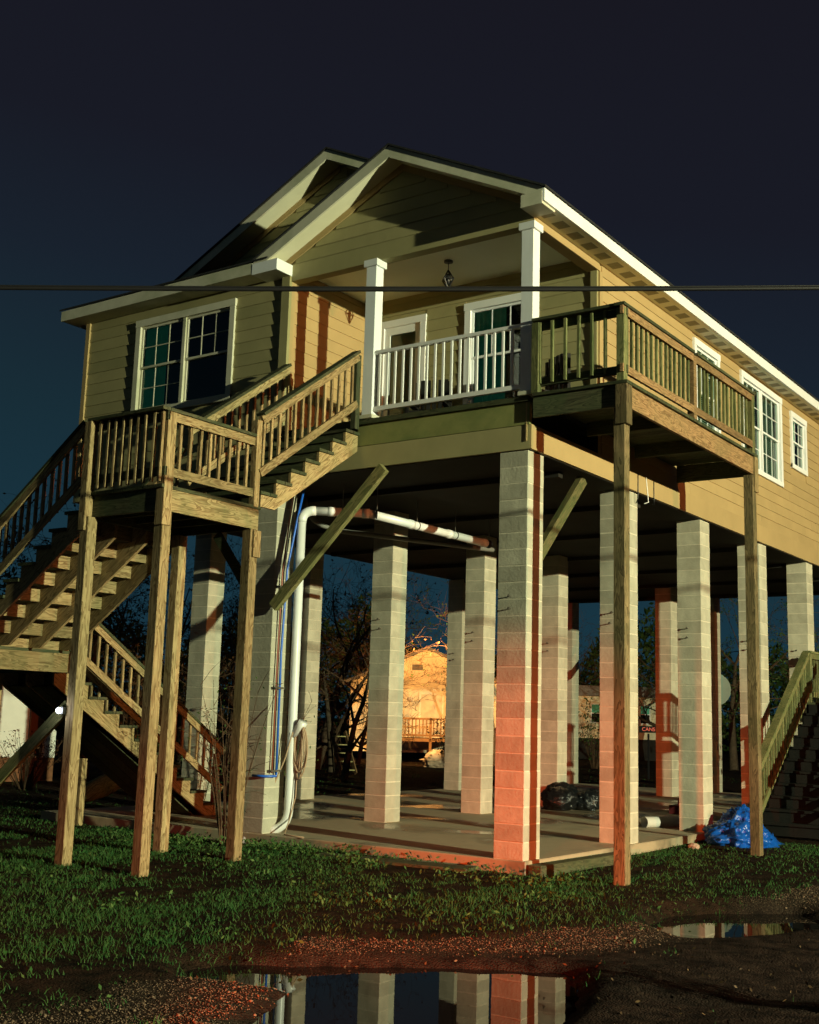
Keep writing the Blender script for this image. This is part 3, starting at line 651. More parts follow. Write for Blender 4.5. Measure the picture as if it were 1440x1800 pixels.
# lower landing
A0, A1, B0, B1 = -7.75, -6.03, -3.52, -1.66
MB().box(A1 - .045, A1, B0, B1, LZ2 - .29, LZ2 - .04).build('rim_beam', WY, stair); MB().box(A0, A1 - .05, B0, B0 + .04, LZ2 - .29, LZ2 - .04).build('rim_beam', DX, stair); MB().box(A0, A1 - .05, B1 - .04, B1, LZ2 - .29, LZ2 - .04).build('rim_beam', DX, stair)
for i in range(12):
    u = A0 + i * .1445; MB().box(u, u + .138, B0 - .02, B1 + .02, LZ2 - .0385, LZ2).build('deck_board', DY, stair)
for px, py in ((A1 - .07, B0 + .07), (A0 + .07, B0 + .07), (A0 + .07, B1 - .07)): post(stair, px, py, -.5, LZ2 - .291, 0.135, WZ)
MB().beam((X0 + .02, Y0 + .02, 1.62), (A1 + .02, Y0 + .02, 0.02), 0.045, 0.14).build('knee_brace', GB, stair)
# lowest flight: back towards the house
n3 = 12; r3 = LZ2 / n3; run3 = 0.305
flight(stair, (-7.70, B1 + .005, LZ2), (0, 1, 0), (1, 0, 0), 1.20, n3, r3, run3, (DX, DX, WYD), 3)
s3 = r3 / run3
for xx in (-6.50, -7.72): railing(stair, (xx, B1 + .35, LZ2 - .22), (xx, 1.75, LZ2 - .22 - (1.75 - B1 - .35) * s3), 19, 0.90, (DY, WYD, WZ), gap=0.18, side=(1, 0, 0))
post(stair, -6.53, 1.66, 0.0, 0.95, 0.09, WZ, 'rail_post'); post(stair, -7.5, -0.2, -.4, 0.85, 0.10, WZ)
for i in range(4): MB().beam((-7.55 + i * .26, B1 + .1, LZ2 - .47), (-7.55 + i * .26, 1.35, LZ2 - .47 - (1.25 - B1) * s3 - .02), 0.235, 0.02).build('underside_board', DY, stair)

# ---- side balcony
balc = thing('side_balcony', (0.7, 2.1, -0.1), 'narrow wooden balcony on two tall posts along the right wall', 'balcony')
bx0, bx1, by0, by1, bz = XR + 0.03, 1.33, -0.13, 4.42, 5.545
for i in range(31):
    y = by0 + i * .1465; MB().box(bx0 + (0.0 if y > -.02 else .06), bx1 + .04, y, y + .1395, bz - .0385, bz - .0005).build('deck_board', DX, balc)
MB().box(bx1 - .045, bx1, by0 + .16, by1 + .02, bz - .30, bz - .04).build('rim_beam', BY, balc); MB().box(bx0 + .05, bx1 - .12, by0 + .04, by0 + .08, bz - .30, bz - .04).build('rim_beam', DX, balc); MB().box(bx0 + .05, bx1 - .05, by1 - .02, by1 + .02, bz - .30, bz - .04).build('rim_beam', DX, balc)
for i in range(1, 3): MB().box(bx0 + .05, bx1 - .05, by0 + i * 1.5, by0 + i * 1.5 + .04, bz - .22, bz - .04).build('joist', DX, balc)
post(balc, bx1 - .075, by0 + .10, -.5, bz - .31, 0.14, WG); post(balc, bx1 - .065, by1 - .09, -.5, bz - .31, 0.14, WG)
post(balc, bx1 - .035, by0 + .075, bz - .52, bz - .042, 0.15, WG, 'post_sleeve'); MB().box(bx1 + .001, bx1 + .03, by1 - .13, by1 + .02, bz - .56, bz - .04).build('post_sleeve', WZ, balc)
for k, (px, py) in enumerate(((bx1 - .05, by0 + .06), (bx1 - .05, 2.10), (bx1 - .05, by1 - .06), (0.14, by0 + .06))): post(balc, px, py, bz, bz + .90, 0.10, GZ if k != 1 else BY, 'rail_post')
railing(balc, (bx1 - .05, by0 - .02, bz), (bx1 - .05, 2.05, bz), 15, 0.95, (DY, BY, GZ), side=(1, 0, 0)); railing(balc, (bx1 - .05, 2.15, bz), (bx1 - .05, by1, bz), 15, 0.95, (DY, BY, GZ), side=(1, 0, 0))
railing(balc, (0.10, by0 + .06, bz), (bx1 + .01, by0 + .06, bz), 7, 0.95, (DX, DX, GZ), side=(0, 1, 0))

DARKW = plain('dark_and_shaded_wood', (0.010, 0.010, 0.009), 0.7, 0.2)  # near-black; on the side staircase this colour stands in for shade
# ---- side staircase at the right
side = thing('side_staircase', (0.9, 8.5, -0.1), 'greenish wooden staircase climbing beside the right-hand piers', 'staircase')
flight(side, (0.30, 10.0, 2.1), (0, -1, 0), (1, 0, 0), 1.2, 11, 0.2, 0.278, (DARKW, DARKW, DARKW), 3)
for xx in (0.32, 1.50): railing(side, (xx, 9.98, 2.08), (xx, 7.15, 2.08 - 2.83 * .2 / .278), 21, 0.95, (GZ, GBY, GZ), gap=0.12, side=(1, 0, 0))
for i in range(10): MB().box(0.28, 1.52, 10.02 + i * .147, 10.02 + i * .147 + .14, 2.06, 2.10).build('deck_board', DX, side)
railing(side, (0.32, 10.02, 2.1), (0.32, 11.4, 2.1), 11, 0.95, (GZ, GBY, GZ), side=(1, 0, 0))
for px, py in ((0.34, 10.08), (1.46, 10.08), (0.34, 11.4), (1.46, 11.4)): post(side, px, py, -.4, 3.0 if px < 1 else 2.05, 0.10, GZ)
railing(side, (0.32, 11.44, 2.1), (1.5, 11.44, 2.1), 9, 0.95, (GZ, GBY, GZ), side=(0, -1, 0))

# ================================================================== small things on and around the house
# white drain pipe
dp = thing('drain_pipe', (-4.0, 0.35, -0.1), 'white plastic drain pipe climbing a pier and running below the floor', 'pipe')
vx, vy = -3.86, 0.34
low = arc((vx, vy, 0.32), (vx, vy, 0.06), (vx - .22, vy - .14, 0.02)) + arc((vx - .34, vy - .22, 0.01), (vx - .46, vy - .30, 0.0), (vx - .47, vy - .33, -0.16))
curve_mesh('riser_pipe', [low[:7][::-1] + [Vector((vx, vy, 2.4)), Vector((vx, vy, 4.30))]], 0.063, PVC, dp, 16)
curve_mesh('outlet_elbow', [low[6:]], 0.067, PVC, dp, 16)
hz = 4.47
curve_mesh('top_elbow', [arc((vx, vy, 4.29), (vx, vy, hz), (vx + .14, vy + .13, hz))], 0.068, PVC, dp, 16)
p1 = (vx + .14, vy + .13, hz); p2 = (-3.16, 0.98, hz); p3 = (-3.02, 4.0, hz - .03)
curve_mesh('run_pipe', [[p1, p2]], 0.062, PVC, dp, 16); curve_mesh('run_pipe', [[p2, p3]], 0.062, PVC, dp, 16)
def coll(a, b, t, l=0.05):
    a, b = Vector(a), Vector(b); d = (b - a).normalized(); c = a.lerp(b, t); curve_mesh('coupling', [[c - d * l, c + d * l]], 0.070, PVC, dp, 16)
    curve_mesh('pipe_strap', [[c + d * (l + .10), c + d * (l + .115)]], 0.069, BLACKM, dp, 14); MB().box(c.x + d.x * .16 - .004, c.x + d.x * .16 + .004, c.y + d.y * (l + .11) - .008, c.y + d.y * (l + .11) + .008, c.z + .06, 4.874).build('hanger_rod', STEEL, dp)
coll(p1, p2, .3); coll(p1, p2, .95); coll(p2, p3, .33); coll(p2, p3, .66); coll(p2, p3, .97, .07)
curve_mesh('cleanout_stub', [[(vx, vy, 1.28), (vx + .13, vy - .0, 1.42), (vx + .19, vy, 1.50)]], [0.05, 0.06, 0.066], PVC, dp, 14)
# water lines on the same pier
wl = thing('water_lines', (-4.0, 0.15, 0.6), 'thin blue and rust-red water pipes strapped to the pier beside the drain pipe', 'pipe')
curve_mesh('blue_pipe', [[(-3.96, 0.16, 0.80), (-3.965, 0.15, 2.4), (-3.95, 0.18, 3.6), (-3.90, 0.28, 4.3), (-3.86, 0.38, 4.84)]], 0.017, BLUEP, wl)
curve_mesh('red_pipe', [[(-3.97, 0.08, 0.80), (-3.97, 0.085, 2.4), (-3.965, 0.10, 3.6), (-3.93, 0.16, 4.3), (-3.90, 0.22, 4.84)]], 0.012, REDP, wl)
curve_mesh('blue_pipe', [[(-3.96, 0.16, 0.80), (-3.96, 0.16, 0.76), (-3.99, -0.03, 0.76), (-4.2, -0.05, 0.76)]], 0.018, BLUEP, wl)
for z in (0.83, 1.95, 3.35): MB().box(-4.015, -3.935, 0.03, 0.24, z - .012, z + .012).build('pipe_clamp', STEEL, wl)
# coiled cord hung over the stub
m = MB()
for i in range(6):
    L = 0.55 + .09 * (i % 3); cx = vx + .11 + .012 * i; pts = []
    for k in range(17):
        a = 2 * math.pi * k / 16; pts.append((cx + .05 * math.sin(a) + .01 * i * math.sin(a), vy + .02 * math.sin(a * 2 + i), 1.46 - L * .5 * (1 - math.cos(a))))
    m.tube(pts, 0.011, 6)
m.tube([(vx + .08, vy - .08, 1.36), (vx - .02, vy - .1, 1.0), (vx - .2, vy - .12, .6), (vx - .38, vy - .15, .25), (vx - .5, vy - .2, -.08)], .010, 6); m.tube([(vx + .12, vy, .9), (vx + .13, vy - .02, .5), (vx + .06, vy - .04, .2), (vx + .2, vy - .3, .015), (vx + .6, vy - .38, .012)], .009, 6)
tag(m.build('extension_cord', CORD, None, True), 'coil of pale orange cord hung on the stub of the white drain pipe', 'cord')
# floodlight on the landing post
fl = thing('flood_light', (X0 + .03, Y0 - .08, 1.60), 'small lit white lamp on the front-left stair post', 'lamp')
MB().box(X0 - .015, X0 + .082, Y0 - .11, Y0 - .02, 1.52, 1.60).build('housing', BLACKM, fl)
k = NT('lit_lamp_lens'); k.setp(Base_Color=(0.9, 0.95, 1.0), Emission_Color=(0.80, 0.88, 1.0), Emission_Strength=26.0)
bm = bmesh.new(); bmesh.ops.create_icosphere(bm, subdivisions=2, radius=0.033); me = bpy.data.meshes.new('lens'); bm.to_mesh(me); bm.free(); me.materials.append(k.m); link('lens', me, fl, (X0 + .03, Y0 - .118, 1.56))
d = bpy.data.lights.new('flood_light_glow', 'POINT'); d.energy = 2.2; d.color = (0.85, 0.92, 1.0); d.shadow_soft_size = 0.03; o = bpy.data.objects.new('flood_light_glow', d); C.objects.link(o); o.location = (X0 + .03, Y0 - .175, 1.56)
# overhead cable
fq = [Vector((-0.46, -7.28, 4.69)), Vector((4.60, -3.76, 4.87))]
dq = fq[1] - fq[0]; mid = MB(); pts = []
for i in range(41):
    t = -1.6 + 4.2 * i / 40; q = fq[0] + dq * t; q.z += 0.05 * (t - .5) ** 2 - 0.0125; pts.append(q)
for off in (0.0,): mid.tube(pts, 0.0155, 8)
mid.tube([q + Vector((0, 0, 0.020)) for q in pts], 0.006, 6)
tag(mid.build('overhead_cable', BLACKM, None, True), 'black overhead cable crossing the whole picture in front of the house', 'cable')
# porch lantern
lt = thing('porch_lantern', (-1.87, 0.95, 8.02), 'black box-frame lantern hanging below the porch ceiling', 'lantern')
curve_mesh('canopy', [[(-1.87, .95, 8.02), (-1.87, .95, 7.995)]], 0.065, BLACKM, lt, 16); curve_mesh('chain', [[(-1.87, .95, 7.995), (-1.87, .95, 7.88)]], 0.006, BLACKM, lt, 6)
m = MB(); c0 = Vector((-1.87, .95, 7.74)); ax = [Vector(v) for v in ((.095, 0, 0), (0, .095, 0), (-.095, 0, 0), (0, -.095, 0))]
top = c0 + Vector((0, 0, .14)); bot = c0 - Vector((0, 0, .14))
for i in range(4):
    a = c0 + ax[i]; b = c0 + ax[(i + 1) % 4]
    for s_, e_ in ((top, a), (a, bot), (a, b)): m.tube([s_, e_], .011, 5)
m.build('frame', BLACKM, lt); curve_mesh('candle', [[c0 - Vector((0, 0, .075)), c0 + Vector((0, 0, .075))]], .034, BLACKM, lt)
# porch chairs
def chair(x, y, rz, label):
    t = thing('porch_chair', (x, y, 5.545), label, 'chair', 'dark chairs on the porch'); t.rotation_euler = (0, 0, rz)
    def lk(name, m_): o_ = link(name, m_.mesh(name, DARKW)); o_.parent = t; return o_
    for sx in (-.25, .25):
        lk('leg', MB().box(sx - .025, sx + .025, -.27, -.22, 0, .52)); lk('leg', MB().box(sx - .025, sx + .025, .22, .27, 0, .95)); lk('armrest', MB().box(sx - .04, sx + .04, -.30, .24, .52, .545))
    lk('seat', MB().box(-.225, .225, -.26, .22, .36, .40))
    for i in range(5): lk('back_slat', MB().box(-.2 + i * .09, -.2 + i * .09 + .06, .225, .245, .40, .98))
chair(-2.45, 1.40, 0.3, 'dark slatted chair between the porch door and window'); chair(-0.50, 1.25, -0.5, 'dark slatted chair at the right end of the porch')

# ---- blue tarp: crumpled heap
TARP = None
k = NT('blue_tarp_plastic'); v = k.coords(); k.setp(Base_Color=k.mix(k.noise(v, 6, 4), (0.003, 0.060, 0.34), (0.007, 0.10, 0.46)), Roughness=0.28); k.bump(k.noise(v, 14, 4, 0.6, 1.5), 0.35, 0.03); TARP = k.m
def lump(center, size, seed, amp, freq, sub=5, flat=0.0):
    bm = bmesh.new(); bmesh.ops.create_icosphere(bm, subdivisions=sub, radius=1.0); c = Vector(center); sd = Vector((seed * 3.1, seed * 1.7, seed * 2.3))
    for vt in bm.verts:
        p = vt.co.copy(); th = math.atan2(p.y, p.x); lowf = mnoise.noise(p * 1.1 + sd)
        n1 = 1 - 2 * abs(mnoise.noise(Vector((math.cos(th) * freq, math.sin(th) * freq, p.z * .9 + lowf)) + sd)); n2 = 1 - 2 * abs(mnoise.noise(p * freq * 1.6 + sd * 2)); n3 = mnoise.noise(p * freq * 4 + sd)
        s_ = 1 + amp * (0.75 * n1 * abs(n1) + 0.40 * n2 * abs(n2) + 0.9 * lowf + .12 * n3); q = Vector((p.x * size[0], p.y * size[1], p.z * size[2])) * s_
        if q.z < flat: q.z = flat + (q.z - flat) * 0.05; q.x *= 1.12; q.y *= 1.12
        vt.co = c + q
    return bm
bm = bmesh.new(); NG = 90; grid = []
for a_ in range(NG + 1):
    row = []
    for b_ in range(NG + 1):
        u_, v_ = a_ / NG, b_ / NG; X_, Y_ = 0.05 + 1.25 * u_, 4.95 + 1.75 * v_
        q = Vector((X_, Y_, 0)); wv = Vector((mnoise.noise(q * 2.1), mnoise.noise(q * 2.1 + Vector((7, 3, 1))), 0)) * .16; qq = q + wv
        bump = .36 * math.exp(-((qq.x - .52) ** 2 + (qq.y - 5.38) ** 2) / .080) + .50 * math.exp(-((qq.x - .50) ** 2 + (qq.y - 6.10) ** 2) / .095) + .10 * math.exp(-((qq.x - .80) ** 2 + (qq.y - 5.5) ** 2) / .16)
        f1 = 1 - 2 * abs(mnoise.noise(qq * 4.2 + Vector((1.3, 5.1, 0)))); f2 = 1 - 2 * abs(mnoise.noise(Vector((qq.x * 9, qq.y * 5, 2.2)))); f3 = 1 - 2 * abs(mnoise.noise(qq * 19))
        edge = 1 - min(1, max(0, (math.hypot((X_ - .62) / .56, (Y_ - 5.78) / .80) + .28 * mnoise.noise(q * 3.3) - .72) / .3))
        z_ = -.155 + edge * (.02 + .35 * bump + (.15 * f1 * f1 + .085 * f2 * abs(f2) + .035 * f3) * min(1, .35 + bump * 2.0)) - .05 * (1 - edge)
        row.append(bm.verts.new((X_ + wv.x * .8 * edge, Y_ + wv.y * .8 * edge, z_)))
    grid.append(row)
for a_ in range(NG):
    for b_ in range(NG):
        f_ = (grid[a_][b_], grid[a_ + 1][b_], grid[a_ + 1][b_ + 1], grid[a_][b_ + 1])
        if max(v.co.z for v in f_) > -.185: bm.faces.new(f_)
bmesh.ops.delete(bm, geom=[v for v in bm.verts if not v.link_faces], context='VERTS')
for c_, z_, sd_ in (((0.54, 5.40, -0.02), (.34, .30, .18), 3), ((0.46, 6.00, 0.05), (.28, .30, .28), 8), ((0.68, 5.70, -0.02), (.25, .27, .16), 14)):
    b2 = lump(c_, z_, sd_, .42, 2.1, 5, -.17 - c_[2]); me = bpy.data.meshes.new('tmp'); b2.to_mesh(me); bm.from_mesh(me); b2.free(); bpy.data.meshes.remove(me)
me = bpy.data.meshes.new('blue_tarp'); bm.to_mesh(me); bm.free(); me.materials.append(TARP); me.polygons.foreach_set('use_smooth', [True] * len(me.polygons)); tag(link('blue_tarp', me), 'crumpled bright blue plastic tarp heaped beside the pad', 'tarp')
# ---- black rubbish bags
k = NT('black_bag_plastic'); v = k.coords(); k.setp(Base_Color=(0.008, 0.009, 0.010), Roughness=0.22); k.bump(k.noise(v, 18, 5, 0.7, 1.2), 0.5, 0.03); BAG = k.m
for i, (cx, cy_, s_, lab) in enumerate(((-3.62, 7.75, .29, 'shiny black rubbish bag nearest the corner pier'), (-3.30, 8.25, .26, 'black rubbish bag lying to the right of the other bags'), (-3.75, 8.2, .32, 'black rubbish bag leaning on the pier behind the others'))):
    bm = lump((cx, cy_, s_ * .62), (s_, s_ * .9, s_ * .75), 11 + i, .28, 2.2, 4, -s_ * .6); me = bpy.data.meshes.new('rubbish_bag'); bm.to_mesh(me); bm.free(); me.materials.append(BAG)
    for q in me.polygons: q.use_smooth = True
    tag(link('rubbish_bag', me), lab, 'rubbish bag', 'rubbish bags under the house')
# ---- white tube on the pad, scrap sheet, timber, planks, rock
ROLLM = plain('white_tube', (0.75, 0.72, 0.66), 0.5, 0.06)
m = MB(); a = Vector((-0.95, 5.55, .085)); b = Vector((-0.55, 6.45, .085)); n = 18
dr = (b - a).normalized(); sd = dr.cross(Vector((0, 0, 1))).normalized()
for rr, w_ in ((.085, 1), (.072, -1)):
    b0 = len(m.v)
    for p in (a, b):
        for q in range(n): an = 2 * math.pi * q / n; m.v.append(tuple(p + sd * rr * math.cos(an) + Vector((0, 0, rr * math.sin(an)))))
    for q in range(n): q2 = (q + 1) % n; m.f.append([b0 + q, b0 + q2, b0 + n + q2, b0 + n + q])
for e_ in (0, n):
    for q in range(n): q2 = (q + 1) % n; m.f.append([e_ + q, e_ + q2, 2 * n + e_ + q2, 2 * n + e_ + q])
tag(m.build('plastic_tube', ROLLM, None, True), 'short white plastic tube lying on the pad near the blue tarp', 'pipe')
m = MB().hexa([(-4.0, 6.05, .005), (-3.6, 5.95, .005), (-3.62, 6.25, .02), (-3.98, 6.30, .02), (-3.99, 6.07, .012), (-3.62, 5.97, .012), (-3.86, 6.10, .30), (-3.95, 6.12, .28)])
tag(m.build('metal_scrap', STEEL), 'bent pointed scrap of sheet metal at the foot of the inner pier', 'scrap')
me = bevel_mesh(MB().box(-.09, .09, -1.15, 1.15, 0, .16).mesh('landscape_timber', DY), .012); tag(link('landscape_timber', me, None, (0.20, 1.12, -0.19), (0, .02, -.03)), 'weathered squared timber lying along the right edge of the pad', 'timber')
me = bevel_mesh(MB().box(-1.05, 1.05, -.14, .14, 0, .04).mesh('loose_plank', DX), .006); tag(link('loose_plank', me, None, (-1.55, -0.42, -0.135), (0.02, 0, .10)), 'dark wet plank lying in the grass in front of the pad', 'plank')
ROCK = plain('pinkish_rock', (0.42, 0.33, 0.25), 0.9, 0.2, 10, 0.4)
bm = lump((0.36, 4.30, -.10), (.075, .06, .05), 4, .25, 2.0, 3, -.5); me = bpy.data.meshes.new('rock'); bm.to_mesh(me); bm.free(); me.materials.append(ROCK); tag(link('rock', me), 'small pinkish rock in the grass beside the pad', 'rock')
LOGW = wood('split_log_wood', (0.5, 0.1, 0.35), light=(0.33, 0.33, 0.14), dark=(0.09, 0.10, 0.04), algae=(0.12, 0.17, 0.05), amt=.6)
m = MB(); m.tube([(-10.0, 1.85, 0.02), (-9.85, 1.95, .14), (-9.6, 2.1, .27), (-9.38, 2.24, .40), (-9.26, 2.3, .45)], [.10, .17, .19, .16, .11], 12); tag(m.build('fallen_log', LOGW, None, True), 'thick fallen log propped under the lowest stair flight', 'log')
m = MB(); m.box(-1.9, -1.2, 8.8, 9.2, 0.0, 0.16); m.box(-1.75, -1.35, 8.85, 9.1, .16, .30); tag(m.build('junk_pile', plain('dark_red_cloth', (0.10, 0.012, 0.014), .8, .3, 9)), 'low dark red bundle on the pad behind the white tube', 'bundle')

# ================================================================== neighbours
def lap_wall(root, O, U, L, z0, z1, mat, part='wall', expo=0.2, peak=None):
    """plain clapboard wall of a far building: one mesh with real laps"""
    O, U = Vector(O), Vector(U).normalized(); N = Vector((U.y, -U.x, 0)); m = MB(); z = z0
    def P(u, z_, n): q = O + U * u + N * n; return (q.x, q.y, z_)
    zt = z1 if peak is None else peak
    while z < zt - .01:
        za = min(z + expo, zt); u0, u1 = 0.0, L
        if z > z1 - .001 and peak is not None: k_ = (z - z1) / (peak - z1); u0, u1 = L / 2 * k_, L - L / 2 * k_
        m.hexa([P(u0, z, -.1), P(u1, z, -.1), P(u1, za, -.1), P(u0, za, -.1), P(u0, z, .016), P(u1, z, .016), P(u1, za, .0), P(u0, za, .0)]); z = za
    return m.build(part, mat, root), P
def pbox(m, P, u0, u1, z0, z1, n0, n1): m.hexa([P(u0, z0, n0), P(u1, z0, n0), P(u1, z1, n0), P(u0, z1, n0), P(u0, z0, n1), P(u1, z0, n1), P(u1, z1, n1), P(u0, z1, n1)])
# far gabled house lit by a sodium lamp
PEACH = plain('cream_clapboard', (0.72, 0.60, 0.40), .7, .06); GREYR = plain('grey_roofing', (.16, .15, .14), .9, .2)
OH = Vector((-24.1, 27.9, 0)); OU = Vector((0.823, 0.568, 0)); OL = 6.4
fh = thing('far_house', (-21.5, 29.7, -.15), 'small cream gabled house glowing orange behind the piers', 'house')
w, P = lap_wall(fh, OH, OU, OL, .2, 3.05, PEACH, peak=4.45)
m = MB()
for s_ in (0, 1):
    u0, u1 = (-.35, OL / 2) if s_ == 0 else (OL / 2, OL + .35); za, zb = (2.95, 4.5) if s_ == 0 else (4.5, 2.95)
    m.hexa([P(u0, za, -8), P(u1, zb, -8), P(u1, zb, .3), P(u0, za, .3), P(u0, za + .12, -8), P(u1, zb + .12, -8), P(u1, zb + .12, .3), P(u0, za + .12, .3)])
m.build('roof', GREYR, fh)
m = MB(); pbox(m, P, -.02, .0, .2, 3.0, -7.5, .0); pbox(m, P, OL, OL + .02, .2, 3.0, -7.5, .0); m.build('side_wall', PEACH, fh)
m = MB(); pbox(m, P, 2.96, 3.86, 1.02, 2.62, .017, .05); dr_ = m.build('door', plain('far_door', (.62, .48, .30), .6), fh)
m = MB()
for a, b, c, d_ in ((2.86, 2.96, 1.02, 2.72), (3.86, 3.96, 1.02, 2.72), (2.96, 3.86, 2.62, 2.72)): pbox(m, P, a, b, c, d_, .017, .07)
m.build('door_frame', plain('far_trim', (.80, .68, .48), .6), dr_)
m = MB(); pbox(m, P, 2.55, 3.0, 3.62, 3.86, .017, .05); m.build('gable_vent', GREYR, fh)
m = MB(); pbox(m, P, 2.42, 2.62, 2.32, 2.48, .017, .12); m.build('wall_lamp', STEEL, fh)
m = MB(); pbox(m, P, 1.15, 1.22, .5, 2.7, .017, .08); m.build('downspout', GREYR, fh)
# its small porch deck
pd = thing('far_porch', (-19.6, 26.2, -.1), 'small wooden porch with railing in front of the glowing house', 'porch')
PDM = plain('brown_porch_wood', (.20, .115, .055), .8, .2)
m = MB(); pbox(m, P, 2.0, 4.6, .72, .84, .3, 3.2); m.build('deck', PDM, pd)
for u in (2.05, 3.3, 4.5):
    m = MB(); pbox(m, P, u, u + .1, -.3, 1.62, 3.1, 3.2); m.build('post', PDM, pd)
m = MB(); pbox(m, P, 2.05, 4.6, 1.56, 1.64, 3.08, 3.2); rl = m.build('railing', PDM, pd); m = MB(); pbox(m, P, 2.05, 4.6, .92, 1.0, 3.1, 3.17); m.build('bottom_rail', PDM, rl)
for i in range(17): m = MB(); pbox(m, P, 2.18 + i * .14, 2.23 + i * .14, 1.0, 1.56, 3.12, 3.16); m.build('baluster', PDM, rl)
# steps with pale treads
ld = thing('wooden_steps', (-15.4, 16.6, 0), 'steep open wooden steps with pale treads standing in the dark yard', 'steps')
SU = Vector((0.82, 0.57, 0)); LP = plain('pale_tread', (.50, .44, .20), .8); A = Vector((-15.75, 16.15, 0)); dvv = Vector((.57, -.82, 0))
for s_ in (0, .42): p = A + SU * s_; MB().beam(p + Vector((0, 0, 1.15)), p + SU * .40 + dvv * .55 - Vector((0, 0, .05)), .04, .12).build('stringer', PDM, ld)
for i in range(5):
    t = (i + .6) / 5; p = A + SU * .40 * t + dvv * .55 * t; p.z = 1.15 - 1.2 * t; MB().beam(p, p + SU * .42, .16, .03).build('tread', LP, ld)
# pale heap
bm = lump((-17.6, 25.1, .05), (.75, .5, .35), 21, .35, 1.6, 4, -.2); me = bpy.data.meshes.new('rubble_heap'); bm.to_mesh(me); bm.free(); me.materials.append(plain('pale_rubble', (.55, .45, .32), .9, .2)); tag(link('rubble_heap', me), 'pale rubble heap on the grass in front of the glowing house', 'rubble')
# white building at the left edge
wh = thing('white_outbuilding', (-16.4, 5.6, 0), 'white clapboard building seen below the stair landing at the left edge', 'building')
WCL = plain('white_clapboard', (.84, .85, .78), .6, .04)
w, P = lap_wall(wh, (-17.6, 3.4, 0), (0.28, 0.96, 0), 3.40, .42, 3.6, WCL, expo=.13)
m = MB(); pbox(m, P, -.3, 3.7, 3.6, 3.75, -5, .3); m.build('roof', GREYR, wh)
m = MB(); pbox(m, P, 0, 3.40, -.2, .42, -.1, -.02); m.build('skirting', plain('brick_skirting', (.22, .10, .05), .9, .3), wh)
m = MB(); pbox(m, P, 2.72, 2.90, .45, 2.5, .017, .08); m.build('door_post', plain('brown_post', (.20, .07, .03), .7), wh)
m = MB(); pbox(m, P, 2.92, 3.06, .45, 2.5, .017, .05); m.build('door_post', DARKW, wh)
# pale mobile home behind, seen between the piers
mh = thing('mobile_home', (-19.5, 43, 0), 'pale mobile home with a dark roof far behind the piers', 'mobile home')
w, P = lap_wall(mh, (-23.5, 40.4, 0), (0.823, 0.568, 0), 8.5, .9, 3.0, plain('cream_vinyl', (.62, .58, .42), .6), expo=.22)
m = MB(); pbox(m, P, -.3, 8.8, 3.0, 3.5, -4, .25); m.build('roof', GREYR, mh); m = MB(); pbox(m, P, 0, 8.5, -.2, .9, -.1, -.02); m.build('skirting', DARKW, mh)
for u in (3.95, 6.4):
    m = MB(); pbox(m, P, u, u + .55, 1.65, 2.62, .017, .05); wn = m.build('window', WHITE, mh); m = MB(); pbox(m, P, u + .05, u + .5, 1.70, 2.12, .051, .056); m.build('pane', DARK, wn); m = MB(); pbox(m, P, u + .05, u + .5, 2.16, 2.57, .051, .056); m.build('pane', CURT, wn)
# red lit sign
sg = thing('red_sign', (-9.6, 25.4, 1.4), 'small glowing red lettered sign in the dark between two piers', 'sign')
MB().beam((-9.85, 25.26, 1.47), (-9.31, 25.63, 1.47), .05, .22).build('board', DARK, sg)
k = NT('red_neon'); k.setp(Base_Color=(.5, .05, .03), Emission_Color=(1.0, .10, .05), Emission_Strength=0.4)
tcu = bpy.data.curves.new('lettering', 'FONT'); tcu.body = 'CANS'; tcu.size = .17; tcu.extrude = .004; tcu.align_x = 'CENTER'; tcu.align_y = 'CENTER'; tmp = bpy.data.objects.new('tmp', tcu); C.objects.link(tmp)
me = bpy.data.meshes.new_from_object(tmp.evaluated_get(bpy.context.evaluated_depsgraph_get())); bpy.data.objects.remove(tmp); me.name = 'lettering'; me.materials.clear(); me.materials.append(k.m)
link('lettering', me, sg, (-9.58, 25.413, 1.47), (R(90), 0, math.atan2(.568, .823)))
pm = MB(); pm.box(-9.63, -9.58, 25.44, 25.49, -.2, 1.33); pm.build('post', BLACKM, sg)
# satellite dish
ds_ = thing('satellite_dish', (-1.5, 18.9, 0), 'grey satellite dish on a pole behind the right-hand piers', 'satellite dish')
DISH = plain('dish_grey', (.22, .30, .26), .5, .05)
m = MB(); n = 20; rings = 5
m.v.append((0, 0, 0))
for i in range(1, rings + 1):
    r_ = .48 * i / rings
    for q in range(n): a = 2 * math.pi * q / n; m.v.append((r_ * math.cos(a), -.32 * r_ * r_, r_ * math.sin(a) * 1.05))
for q in range(n): m.f.append([0, 1 + q, 1 + (q + 1) % n])
for i in range(rings - 1):
    for q in range(n): a = 1 + i * n; m.f.append([a + q, a + n + q, a + n + (q + 1) % n, a + (q + 1) % n])
dm_ = m.mesh('dish', DISH, True); do = link('dish', dm_, ds_, (-4.45, 17.75, 2.55), (R(-25), 0, R(25)))
curve_mesh('pole', [[(-4.45, 17.82, -.2), (-4.45, 17.82, 2.55)]], .03, STEEL, ds_); curve_mesh('feed_arm', [[(-4.45, 17.70, 2.1), (-4.2, 17.25, 2.35)]], .015, STEEL, ds_); MB().box(-4.25, -4.15, 17.2, 17.3, 2.32, 2.42).build('feed_horn', DISH, ds_)
ds_.location = (-4.45, 17.82, -.1)
for ch in ds_.children: ch.matrix_parent_inverse = ds_.matrix_basis.inverted()

